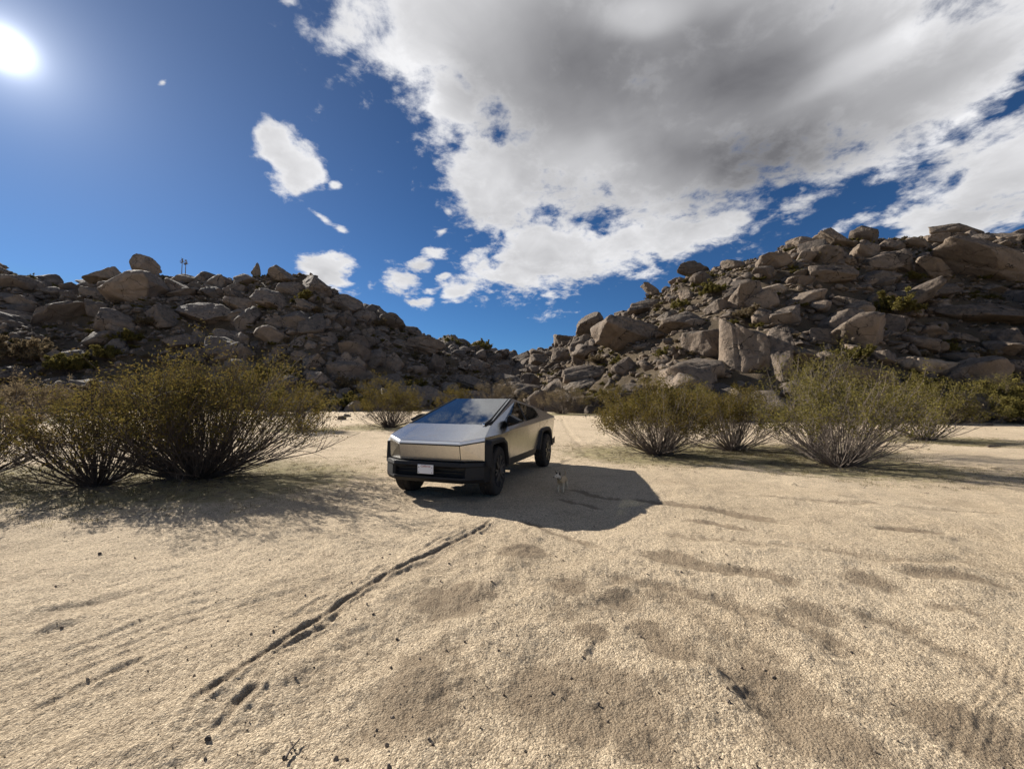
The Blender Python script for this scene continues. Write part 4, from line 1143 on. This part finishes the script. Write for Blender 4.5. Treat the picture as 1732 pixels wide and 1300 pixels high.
M_white = simple('white_plate_paint', (0.72, 0.73, 0.75), .4, 0, .03, 30)
M_red = simple('dark_red_ink', (0.30, 0.03, 0.03), .5)
M_cabin = simple('dark_cabin_trim', (0.03, 0.03, 0.032), .8)
M_seat = simple('black_seat_vinyl', (0.028, 0.028, 0.03), .5)
TX, TY = -1.442, 6.914
TZ0 = gz(TX + 1.2, TY + 2.6)
truck = empty('pickup_truck', (TX, TY, TZ0), -TYAW, 'angular stainless steel pickup truck parked on the sand, seen from its front corner', 'pickup truck')
def PX(mb, pts, face=None):                  # a polygon and its mirror twin
    mb.poly(pts, [tuple(range(len(pts)))]); mb.poly([(-x, y, z) for x, y, z in pts], [tuple(range(len(pts)))[::-1]])
def lerp(a, b, t): return tuple(a[i] + (b[i] - a[i]) * t for i in range(3))
CR = [(.335, .93, 1.062), (1.02, .985, 1.105), (1.46, .998, 1.15), (2.72, 1.008, 1.20), (3.80, 1.0, 1.245), (4.05, 1.0, 1.255), (5.66, .975, 1.315)]   # crease: s, x, z
def crease(s):
    for a, b in zip(CR[:-1], CR[1:]):
        if s <= b[0] or b is CR[-1]:
            t = (s - a[0]) / (b[0] - a[0]); return (a[1] + (b[1] - a[1]) * t, s, a[2] + (b[2] - a[2]) * t)
RL = [(.335, .93, 1.087), (.815, .848, 1.274), (2.504, .695, 1.79), (3.96, .80, 1.62), (5.66, .945, 1.345)]
def rail(s):
    for a, b in zip(RL[:-1], RL[1:]):
        if s <= b[0] or b is RL[-1]:
            t = (s - a[0]) / (b[0] - a[0]); return (a[1] + (b[1] - a[1]) * t, s, a[2] + (b[2] - a[2]) * t)
def up(s, z):                                # a point on the upper side plane at (s, z)
    c, r_ = crease(s), rail(s); t = (z - c[2]) / (r_[2] - c[2]); return (c[0] + (r_[0] - c[0]) * t, s, z)
def low(s, z):                               # a point on the lower body side
    c = crease(s); k = (c[2] - z) / .6; return (c[0] - .055 * k ** 1.2 if k > 0 else c[0], s, z)
def part(name, mb, mat, parent=truck, **k): return mb.build(name, mat, parent, **k)
# hood
LcX, LbX, LbS = .93, .58, .10
hood = MB(); n = 8
Lc, Lb, wl = (LcX, .335, 1.087), (LbX, LbS, 1.022), (.848, .815, 1.274)
hood.poly([Lb, (-LbX, LbS, 1.022), (-.848 * .66, .815, 1.279), (.848 * .66, .815, 1.279)], [(0, 3, 2, 1)])
PX(hood, [Lb, Lc, wl, (.848 * .66, .815, 1.279)])
part('hood', hood, M_steelp, solid=.012)
# light bar: a slim bevelled strip under the hood edge
bar = MB()
top = [(-LcX, .335, 1.085), (-LbX, LbS, 1.02), (LbX, LbS, 1.02), (LcX, .335, 1.085)]
mid = [(-LcX - .004, .318, 1.060), (-LbX, LbS - .022, .996), (LbX, LbS - .022, .996), (LcX + .004, .318, 1.060)]
bot = [(-LcX - .004, .316, 1.036), (-LbX, LbS - .024, .974), (LbX, LbS - .024, .974), (LcX + .004, .316, 1.036)]
bar.loops([top, mid, bot], closed=False)
part('light_bar', bar, M_lightbar, solid=.008)
gap = MB()
gap.loops([[(x, y + .012, z) for x, y, z in bot], [(x, y + .012, z - .03) for x, y, z in bot]], closed=False)
part('light_bar_recess', gap, M_plast, solid=.006)
# front fascia: centre and two corner panels
fz = .695
c0 = [(-LbX + .004, LbS - .02, .952), (LbX - .004, LbS - .02, .952), (LbX - .004, LbS + .035, fz), (-LbX + .004, LbS + .035, fz)]
mb = MB(); mb.poly(c0, [(0, 3, 2, 1)]); part('front_panel', mb, M_steelp, solid=.012)
for sx in (1, -1):
    mb = MB(); pts = [(sx * (LbX + .004), LbS - .018, .953), (sx * LcX, .322, 1.014), (sx * (LcX - .004), .340, fz), (sx * (LbX + .004), LbS + .037, fz)]
    mb.poly(pts, [(0, 3, 2, 1) if sx > 0 else (0, 1, 2, 3)]); part('front_corner_panel', mb, M_steelp, solid=.012)
# front bumper
def plan(off=0.0, k=1.0):                    # bumper outline in plan, offset forward
    return [(-.965, .50 - off), (-.945, .26 - off), (-.635, .02 - off), (.635, .02 - off), (.945, .26 - off), (.965, .50 - off)]
mb = MB()
def band(mb, z0, z1, o0, o1, thick=.10):
    a = [(x, y, z0) for x, y in plan(o0)]; b = [(x, y, z1) for x, y in plan(o1)]
    a2 = [(x * .97, y + thick, z0) for x, y in plan(o0)]; b2 = [(x * .97, y + thick, z1) for x, y in plan(o1)]
    mb.loops([a, b, b2, a2, a], closed=False)
band(mb, .672, .612, .0, .012)
band(mb, .612, .590, .012, -.02)
band(mb, .432, .395, -.005, .0)
band(mb, .395, .33, .0, -.07, .14)
for sx in (1, -1):                           # solid corner fangs
    P0 = [(sx * .965, .50), (sx * .947, .262), (sx * .70, .075), (sx * .66, .10), (sx * .62, .30)]
    mb.loops([[(x, y, .668) for x, y in P0], [(x * 1.0, y - .004, .43) for x, y in P0], [(x, y + .05, .335) for x, y in P0]], True, True, True)
part('front_bumper', mb, M_plast, bevel=.006)
mb = MB(); mb.box((0, .20, .52), (1.34, .06, .20)); mb.box((0, .135, .50), (1.30, .03, .012)); mb.box((0, .135, .56), (1.30, .03, .012)); mb.box((0, .135, .45), (1.30, .03, .012))
part('grille', mb, M_plast)
for sx in (1, -1):
    mb = MB(); mb.box((sx * .60, .118, .585), (.22, .03, .030)); part('headlight', mb, M_plast2, bevel=.005)
# plate with lettering
pl = MB(); plx, pls, plz = -.012, .005, .555
pl.box((plx, pls, plz), (.30, .008, .152)); plate = part('license_plate', pl, M_white, bevel=.004)
cu = bpy.data.curves.new('plate_lettering', 'FONT'); cu.body = 'California'; cu.size = .052; cu.shear = .35; cu.align_x = 'CENTER'; cu.extrude = .0008; cu.space_character = .95
tx = bpy.data.objects.new('tmp', cu); COL.objects.link(tx)
dg = bpy.context.evaluated_depsgraph_get(); me_t = bpy.data.meshes.new_from_object(tx.evaluated_get(dg)); bpy.data.objects.remove(tx)
lt = bpy.data.objects.new('plate_lettering', me_t); COL.objects.link(lt); lt.parent = plate; me_t.materials.append(M_red)
lt.location = (plx, pls - .0055, plz + .034); lt.rotation_euler = (math.pi / 2, 0, 0)
mb = MB()
for dx in (-.125, .125):
    for dz in (-.052, .03): mb.box((plx + dx, pls - .006, plz + dz), (.012, .006, .012))
mb.build('plate_bolt', M_cabin, plate)
# side panels below the crease
def side_part(name, polys, mat=M_steelp, **k):
    for sx in (1, -1):
        mb = MB()
        for pts in polys:
            q = [(sx * x, y, z) for x, y, z in pts]; n = len(q)
            mb.poly(q, [tuple(range(n)) if sx > 0 else tuple(range(n))[::-1]])
        part(name, mb, mat, solid=k.get('solid', .014))
AF = [(.345, .60), (.36, .98), (.42, 1.040), (1.05, 1.052), (1.25, .95), (1.40, .52)]        # front arch outline
AR = [(3.70, .57), (3.95, 1.015), (4.16, 1.068), (4.84, 1.080), (5.07, .97), (5.22, .60)]    # rear arch outline
side_part('front_fender', [
    [crease(.338), low(.338, .70), low(.355, .98), low(.42, 1.04), crease(.42)],
    [crease(.42), low(.42, 1.04), low(1.05, 1.052), crease(1.05)],
    [crease(1.05), low(1.05, 1.052), low(1.25, .95), (crease(1.444)[0], 1.444, crease(1.444)[2])],
    [crease(1.444), low(1.25, .95), low(1.385, .60), low(1.60, .60)],
    [crease(.338), crease(1.05), up(1.03, 1.185), up(.80, 1.255) if False else rail(.815), rail(.34)],
    [crease(1.05), crease(1.444), up(1.436, 1.215), up(1.03, 1.185)]])
side_part('front_door', [
    [crease(1.456), low(1.612, .60), low(2.90, .60), crease(2.726)],
    [crease(1.456), crease(2.726), up(2.72, 1.292), up(1.448, 1.217)]])
side_part('rear_door', [
    [crease(2.738), low(2.912, .60), low(3.56, .60), low(3.70, .62), crease(3.79)],
    [crease(2.738), crease(3.79), up(3.79, 1.340), up(2.732, 1.293)]])
side_part('bed_side', [
    [crease(3.80), low(3.71, .62), low(3.95, 1.015), crease(3.96)],
    [crease(3.96), low(3.95, 1.015), low(4.16, 1.068), low(4.84, 1.080), crease(4.86)],
    [crease(4.86), low(4.84, 1.080), low(5.07, .97), crease(5.10)],
    [crease(5.10), low(5.07, .97), low(5.20, .66), low(5.62, .68), crease(5.66)]])
side_part('sail_panel', [
    [crease(3.80), crease(4.05), up(4.01, 1.352), up(3.80, 1.341)],
    [crease(4.05), crease(5.66), rail(5.66), up(4.01, 1.352)],
    [up(4.01, 1.352), rail(5.66), rail(3.96), up(3.90, 1.578)]])
side_part('roof_pillar', [
    [rail(.815), up(1.03, 1.185), up(2.585, 1.728), rail(2.504)],
    [rail(2.504), up(2.585, 1.728), up(3.90, 1.578), rail(3.96)]])
side_part('side_window', [[up(1.045, 1.190), up(1.44, 1.214), up(2.72, 1.290), up(2.72, 1.71), up(2.59, 1.724)],
                          ], M_side, solid=.005)
side_part('rear_side_window', [[up(2.80, 1.296), up(4.0, 1.350), up(3.895, 1.572), up(2.80, 1.702)]], M_side, solid=.005)
side_part('window_divider', [[up(2.715, 1.290), up(2.805, 1.294), up(2.805, 1.706), up(2.715, 1.714)]], M_plast)
# windshield, roof glass, tonneau, tail
def inset(p, dx, dz=0): return (p[0] - dx, p[1], p[2] - dz)
a, b = rail(.822), rail(2.50)
mb = MB(); N = 8; L = []
for i in range(2):
    e = (a, b)[i]; L.append([(e[0] * (1 - 2 * j / N), e[1], e[2]) for j in range(N + 1)])
mb.loops(L, closed=False); part('windshield', mb, M_wind, solid=.006)
mb = MB(); mb.tube([(x * .998, y, z + .004) for x, y, z in (rail(.82), rail(2.5))], .014, 5); mb.tube([(-x * .998, y, z + .004) for x, y, z in (rail(.82), rail(2.5))], .014, 5)
mb.tube([rail(.815), (-rail(.815)[0], .815, rail(.815)[2])], .012, 5)
part('windshield_trim', mb, M_plast)
c, d = rail(3.94), rail(5.64)
mb = MB(); mb.loops([[rail(2.506), (-rail(2.506)[0],) + rail(2.506)[1:]], [c, (-c[0],) + c[1:]]], closed=False); part('roof_glass', mb, M_roofg, solid=.006)
mb = MB(); mb.loops([[(x - .02, y, z - .03) for x, y, z in (c,)] + [(-c[0] + .02, c[1], c[2] - .03)], [(d[0] - .02, d[1], d[2] - .02), (-d[0] + .02, d[1], d[2] - .02)]], closed=False)
part('bed_cover', mb, M_plast2, solid=.02)
mb = MB(); mb.poly([(.97, 5.665, 1.34), (-.97, 5.665, 1.34), (-.90, 5.60, .70), (.90, 5.60, .70)], [(0, 3, 2, 1)]); part('tailgate', mb, M_steelp, solid=.02)
mb = MB(); mb.box((0, 5.56, .60), (1.90, .22, .20)); PX(mb, [(.99, 5.30, .70), (1.0, 5.62, .76), (1.0, 5.62, .56), (.99, 5.26, .58)]); part('rear_bumper', mb, M_plast, bevel=.01)
hl = MB(); hl.loops([[(x * .97, y + .05, z - .045) for x, y, z in (rail(2.56), (-rail(2.56)[0],) + rail(2.56)[1:])], [(x * .97, y, z - .03) for x, y, z in (c, (-c[0],) + c[1:])]], closed=False); part('headliner', hl, M_cabin, solid=.02)
# sills and underbody
for sx in (1, -1):
    mb = MB()
    A = [(sx * .965, 1.40, .60), (sx * .965, 3.70, .60), (sx * .93, 3.56, .44), (sx * .93, 1.52, .44)]
    B = [(sx * .70, y, z) for _, y, z in A]
    mb.loops([A, B], True, True, True); part('sill', mb, M_plast2, bevel=.008)
mb = MB(); mb.box((0, 2.80, .455), (1.44, 2.5, .15)); mb.box((0, .80, .47), (1.15, 1.1, .16)); mb.box((0, 4.75, .52), (1.15, 1.5, .22)); mb.box((0, 4.78, .86), (1.10, 1.45, .40)); mb.box((0, .82, .78), (1.10, .95, .36))
mb.tube([(-.80, .93, .43), (.80, .93, .43)], .04, 8); mb.tube([(-.80, 4.737, .43), (.80, 4.737, .43)], .05, 8)
part('underbody', mb, M_plast)
# arch flares with wheel wells
for A, nm in ((AF, 'f'), (AR, 'r')):
    cxA = .5 * (A[0][0] + A[-1][0])
    for sx in (1, -1):
        mb = MB(); O = [(s, z) for s, z in A]; cz = .50
        sh = lambda k, dz=0: [(cxA + (s - cxA) * k, cz + (z - cz) * k if z > cz else z) for s, z in O]
        l0 = [(sx * (low(s, z)[0] - .01), s, z) for s, z in O]
        l1 = [(sx * 1.030, s, z) for s, z in sh(.975)]
        l2 = [(sx * 1.038, s, z) for s, z in sh(.87)]
        l3 = [(sx * 1.00, s, z) for s, z in sh(.84)]
        l4 = [(sx * .56, s, z) for s, z in sh(.84)]
        mb.loops([l0, l1, l2, l3, l4], closed=False)
        mb.poly(l4, [tuple(range(len(l4)))])
        part('arch_flare', mb, M_plast2 if False else M_plast, solid=.006)
# wheels
def lathe(prof, cx, cy, cz, seg=72, tread=0.0):
    L = []
    for k in range(seg):
        a = 2 * math.pi * k / seg; row = []
        for (x, r_) in prof:
            rr = r_
            if tread and r_ > .43: rr = r_ - (tread if (k + (2 if x > 0 else 0)) % 4 < 1 else 0)
            row.append((cx + x, cy + rr * math.cos(a), cz + rr * math.sin(a)))
        L.append(row)
    return L
def make_wheel():
    root = bpy.data.objects.new('wheel', None); COL.objects.link(root); root.parent = truck
    prof = [(-.125, .27), (-.14, .33), (-.142, .39), (-.130, .425), (-.105, .442), (-.05, .446), (-.045, .438), (-.02, .438), (-.015, .447), (.015, .447), (.02, .438), (.045, .438), (.05, .446), (.105, .442), (.130, .425), (.142, .39), (.14, .33), (.125, .27)]
    mb = MB(); L = lathe(prof, 0, 0, 0, 96, .011); mb.loops([list(c) for c in zip(*L)], closed=True)
    mb.build('tyre', M_tyre, root)
    mb = MB(); L = lathe([(.118, .275), (.128, .268), (.10, .25), (.085, .10), (.10, .06), (.11, .0)], 0, 0, 0, 48); mb.loops([list(c) for c in zip(*L)], closed=True)
    L = lathe([(-.12, .275), (-.10, .25), (-.02, .24), (.06, .24)], 0, 0, 0, 48); mb.loops([list(c) for c in zip(*L)], closed=True)
    for k in range(7):
        a = 2 * math.pi * k / 7; R_ = Matrix.Rotation(a, 3, 'X')
        for aa, ww in ((-.16, .02), (.16, .02)):
            P_ = [R_ @ Vector(v) for v in ((.135, .05 * 1, ww * -1 + aa * .12), (.135, .05, ww + aa * .12), (.150, .27, ww * .8 + aa * .5), (.150, .27, -ww * .8 + aa * .5))]
            Q_ = [p - Vector((.03, 0, 0)) for p in P_]
            mb.loops([P_, Q_], True, True, True)
    mb.build('rim', M_rim, root)
    return root
spots = [(.845, .93, 0, .06), (-.845, .93, math.pi, .06), (.86, 4.737, 0, 0), (-.86, 4.737, math.pi, 0)]
w0 = make_wheel()
for k, (x, y, rz, steer) in enumerate(spots):
    if k == 0: wq = w0
    else:
        wq = w0.copy(); COL.objects.link(wq); wq.parent = truck
        for ch in w0.children:
            cc = ch.copy(); COL.objects.link(cc); cc.parent = wq
    gzw = gz(*(Vector((TX, TY)) + Vector((math.cos(TYAW) * x + math.sin(TYAW) * y, -math.sin(TYAW) * x + math.cos(TYAW) * y)))) - TZ0
    wq.location = (x, y, .440 + gzw); wq.rotation_euler = (k * .4, 0, rz + steer)
# mirrors
for sx in (1, -1):
    mb = MB()
    P_ = [(sx * .93, 1.50, 1.30), (sx * 1.20, 1.46, 1.30), (sx * 1.22, 1.47, 1.345), (sx * .99, 1.50, 1.455), (sx * .93, 1.52, 1.40)]
    Q_ = [(x, y + .14, z) for x, y, z in P_]
    P_ = [(x * .99, y - .05 if 0 < i < 4 else y, z) for i, (x, y, z) in enumerate(P_)]
    mb.loops([P_, Q_], True, True, True); mb.box((sx * .90, 1.55, 1.29), (.12, .08, .05))
    mr = part('side_mirror', mb, M_plast, bevel=.006)
    mb = MB(); q = [(sx * 1.19, 1.602, 1.31), (sx * 1.20, 1.602, 1.345), (sx * .985, 1.642, 1.44), (sx * .95, 1.642, 1.39), (sx * .95, 1.642, 1.31)]
    mb.poly(q, [tuple(range(5)) if sx > 0 else tuple(range(5))[::-1]]); mb.build('mirror_glass', M_steelp, mr, solid=.004)
# the single long wiper lying along the driver's edge of the windshield
mb = MB()
q0, q1 = rail(.86), rail(2.42)
A_ = [(q0[0] - .10, .80, q0[2] + .0), (q0[0] - .055, .98, q0[2] + .085), (q1[0] - .05, 2.40, q1[2] + .035)]
mb.tube([A_[0], A_[1]], [.030, .022], 8); mb.tube([A_[1], A_[2]], [.022, .010], 6); mb.tube([(A_[1][0] + .03, 1.0, A_[1][2] - .03), (A_[2][0] + .03, 2.46, A_[2][2] - .02)], .010, 5)
mb.tube([(A_[0][0] - .02, .80, A_[0][2]), (A_[0][0] + .10, .93, A_[0][2] + .055)], .018, 6)
wp = part('wiper', mb, M_plast)
mb = MB(); mb.tube([(A_[0][0] - .035, .775, A_[0][2] - .002), (A_[0][0] - .015, .80, A_[0][2] + .014)], [.014, .014], 8); mb.build('washer_nozzle', simple('polished_nozzle', (.7, .7, .7), .2, 1.0), wp)
# cabin
mb = MB(); mb.box((0, 1.55, 1.06), (1.66, .70, .12)); mb.box((0, 1.82, 1.04), (1.60, .22, .20)); mb.poly([(-.8, .85, 1.20), (.8, .85, 1.20), (.8, 1.30, 1.125), (-.8, 1.30, 1.125)], [(0, 1, 2, 3)]); part('dashboard', mb, M_cabin, bevel=.01)
mb = MB(); mb.box((0, 1.86, 1.19), (.42, .03, .24)); part('touchscreen', mb, simple('dark_glass_screen', (.01, .01, .012), .1), bevel=.004)
mb = MB(); mb.box((0, 3.0, .60), (1.66, 2.5, .06)); mb.box((0, 4.02, .95), (1.6, .06, .7)); part('cabin_floor', mb, M_cabin)
for sx in (1, -1):
    for yy_ in (2.45, 3.40):
        mb = MB(); mb.box((sx * .42, yy_, .86), (.54, .52, .16)); R_ = Matrix.Rotation(-.25, 3, 'X'); mb.box((sx * .42, yy_ + .34, 1.14), (.52, .14, .60), R_); mb.box((sx * .42, yy_ + .44, 1.46 - (.04 if yy_ > 3 else 0)), (.28, .10, .14), R_)
        part('seat', mb, M_seat, bevel=.03)
mb = MB(); ring = []
for k in range(25):
    a = 2 * math.pi * k / 24; ring.append((.42 + .18 * math.cos(a), 1.98 + .05 * math.sin(a), 1.19 + .12 * math.sin(a)))
mb.tube(ring, .016, 6); mb.box((.42, 1.97, 1.19), (.34, .03, .05)); part('steering_wheel', mb, M_cabin)

# ------------------------------------------------------------------ small dog standing in the shadow of the truck
def fur_mat(name, ca, cb, bump=.004):
    m, t, out = new_mat(name)
    P = t.add('ShaderNodeTexCoord').outputs['Object']
    n = t.noise(t.vmath('MULTIPLY', P, (1, 1, .4)).outputs[0], 90, 4, .7).outputs['Fac']; n2 = t.noise(P, 14, 3, .5).outputs['Fac']
    c = t.mix(t.ramp(n2, .4, .65), ca, cb); c = t.mix(t.ramp(n, .4, .7, 0, .35), c, tuple(x * .5 for x in ca))
    b = t.add('ShaderNodeBump', {'Height': n, 'Strength': 1.0, 'Distance': bump})
    p = t.add('ShaderNodeBsdfPrincipled', {'Base Color': c, 'Roughness': .95, 'Specular IOR Level': .2, 'Normal': b.outputs[0]})
    t.l.new(p.outputs[0], out.inputs[0]); return m
def dog_coat():
    m, t, out = new_mat('tan_and_white_coat')
    P = t.add('ShaderNodeTexCoord').outputs['Object']; s3 = t.add('ShaderNodeSeparateXYZ', {0: P})
    n = t.noise(P, 90, 4, .7).outputs['Fac']; n2 = t.noise(P, 14, 3, .5).outputs['Fac']
    zz = t.math('ADD', s3.outputs[2], t.math('MULTIPLY', t.math('SUBTRACT', n2, .5), .08))
    c = t.mix(t.ramp(zz, .13, .19), (.66, .54, .38), (.52, .38, .22))
    c = t.mix(t.math('MULTIPLY', t.ramp(zz, .25, .285), .55), c, (.27, .21, .14))
    fx = t.math('ADD', t.math('MULTIPLY', s3.outputs[1], -1), 0)
    face = t.math('MULTIPLY', t.ramp(fx, .16, .20), t.ramp(s3.outputs[2], .19, .22))
    c = t.mix(face, c, (.68, .59, .47))
    c = t.mix(t.ramp(n, .4, .7, 0, .35), c, (.22, .18, .13))
    b = t.add('ShaderNodeBump', {'Height': n, 'Strength': 1.0, 'Distance': .004})
    p = t.add('ShaderNodeBsdfPrincipled', {'Base Color': c, 'Roughness': .95, 'Specular IOR Level': .2, 'Normal': b.outputs[0]})
    t.l.new(p.outputs[0], out.inputs[0]); return m
M_coat = dog_coat(); M_ear = fur_mat('dark_ear_fur', (.05, .04, .035), (.09, .07, .055)); M_black = simple('wet_black_nose', (.012, .011, .011), .3); M_collar = simple('dark_collar_webbing', (.03, .022, .018), .7)
dp = on_ground(951, 829)
# dog frame: -y is where the chest points, x to the dog's left; head is turned towards the dog's right
dog = empty('dog', dp, math.radians(-22), 'small tan dog with dark ears and a collar standing in the shadow of the truck', 'dog')
def skin_obj(name, joints, edges, radii, mat, parent, root=0, sub=2):
    me = bpy.data.meshes.new(name); me.from_pydata(joints, edges, []); me.update()
    o = bpy.data.objects.new(name, me); COL.objects.link(o); o.parent = parent
    md = o.modifiers.new('skin', 'SKIN'); md.use_smooth_shade = True
    for i, r_ in enumerate(radii):
        sv = me.skin_vertices[0].data[i]; sv.radius = (r_, r_) if not isinstance(r_, tuple) else r_; sv.use_root = (i == root)
    s_ = o.modifiers.new('sub', 'SUBSURF'); s_.levels = sub; s_.render_levels = sub
    me.materials.append(mat); return o
J, Ed, Rr = [], [], []
def jv(p, r_, link=None):
    J.append(p); Rr.append(r_)
    if link is not None: Ed.append((link, len(J) - 1))
    return len(J) - 1
pel = jv((0, .13, .212), (.060, .062))
bel = jv((0, .05, .208), (.060, .060), pel)
rib = jv((0, -.04, .203), (.066, .070), bel)
che = jv((0, -.105, .212), (.060, .066), rib)
nk1 = jv((-.008, -.142, .250), (.040, .040), che)
nk2 = jv((-.012, -.162, .276), (.040, .040), nk1)
hd = jv((-.024, -.182, .302), (.058, .054), nk2)
br = jv((-.044, -.206, .295), (.043, .038), hd)
mz = jv((-.064, -.230, .284), (.027, .022), br)
ns = jv((-.078, -.247, .281), (.019, .015), mz)
# tail, curled up
t1 = jv((.0, .178, .235), .018, pel); t2 = jv((.004, .205, .275), .012, t1); t3 = jv((.0, .205, .318), .010, t2); t4 = jv((-.004, .180, .345), .006, t3)
for sx in (1, -1):
    a1 = jv((sx * .040, -.100, .165), .027, che); a2 = jv((sx * .044, -.088, .115), .018, a1); a3 = jv((sx * .043, -.100, .062), .012, a2); a4 = jv((sx * .043, -.101, .018), .011, a3); a5 = jv((sx * .043, -.122, .010), .012, a4)
    h1 = jv((sx * .040, .130, .170), .036, pel); h2 = jv((sx * .046, .105, .118), .022, h1); h3 = jv((sx * .046, .160, .070), .013, h2); h4 = jv((sx * .046, .150, .020), .011, h3); h5 = jv((sx * .046, .130, .010), .012, h4)
dog.scale = (1.1, 1.1, 1.1)
body = skin_obj('body', J, Ed, Rr, M_coat, dog)
# ears, eyes, nose, collar
hv = Vector(J[hd]); fwd = (Vector(J[ns]) - hv).normalized(); sd = Vector((0, 0, 1)).cross(fwd).normalized(); upv = fwd.cross(sd)
for s_ in (1, -1):
    mb = MB(); b0 = hv + sd * s_ * .026 + upv * .028 - fwd * .004; tip = hv + sd * s_ * .078 + upv * .088 - fwd * .006
    b1 = b0 + sd * s_ * .032 - upv * .030 ; b2 = b0 - sd * s_ * .012; bk = hv + sd * s_ * .036 + upv * .02 - fwd * .022
    mid_ = (b1 + tip) / 2 + sd * s_ * .010
    mb.poly([b2, b1, mid_, tip, bk, hv + sd * s_ * .034 + upv * .022], [(0, 5, 3), (5, 1, 2), (5, 2, 3), (0, 3, 4), (1, 4, 2), (2, 4, 3), (0, 4, 1), (0, 1, 5)])
    mb.build('ear', M_ear, dog)
    e = hv + fwd * .046 + sd * s_ * .026 + upv * .014
    V, F = ICO[3]; o = mesh_obj('eye', V * .0072, F, M_black, dog, smooth=True); o.location = e
V, F = ICO[3]; o = mesh_obj('nose', V * np.array([.012, .011, .0095]), F, M_black, dog, smooth=True); o.location = Vector(J[ns]) + fwd * .010 + upv * .004
mb = MB(); n1, n2 = Vector(J[nk1]), Vector(J[nk2]); ax_ = (n2 - n1).normalized(); ca_ = ax_.orthogonal().normalized(); cb_ = ax_.cross(ca_)
cc_ = n1.lerp(n2, .35); mb.tube([cc_ + (ca_ * math.cos(2 * math.pi * k / 20) + cb_ * math.sin(2 * math.pi * k / 20)) * .038 for k in range(21)], .0055, 6)
col_ = mb.build('collar', M_collar, dog, True)
mb = MB(); mb.tube([cc_ + Vector((0, -.045, -.012)), cc_ + Vector((0, -.050, -.016))], [.007, .007], 10); mb.build('tag', simple('brass_tag', (.5, .4, .2), .3, 1.0), col_)
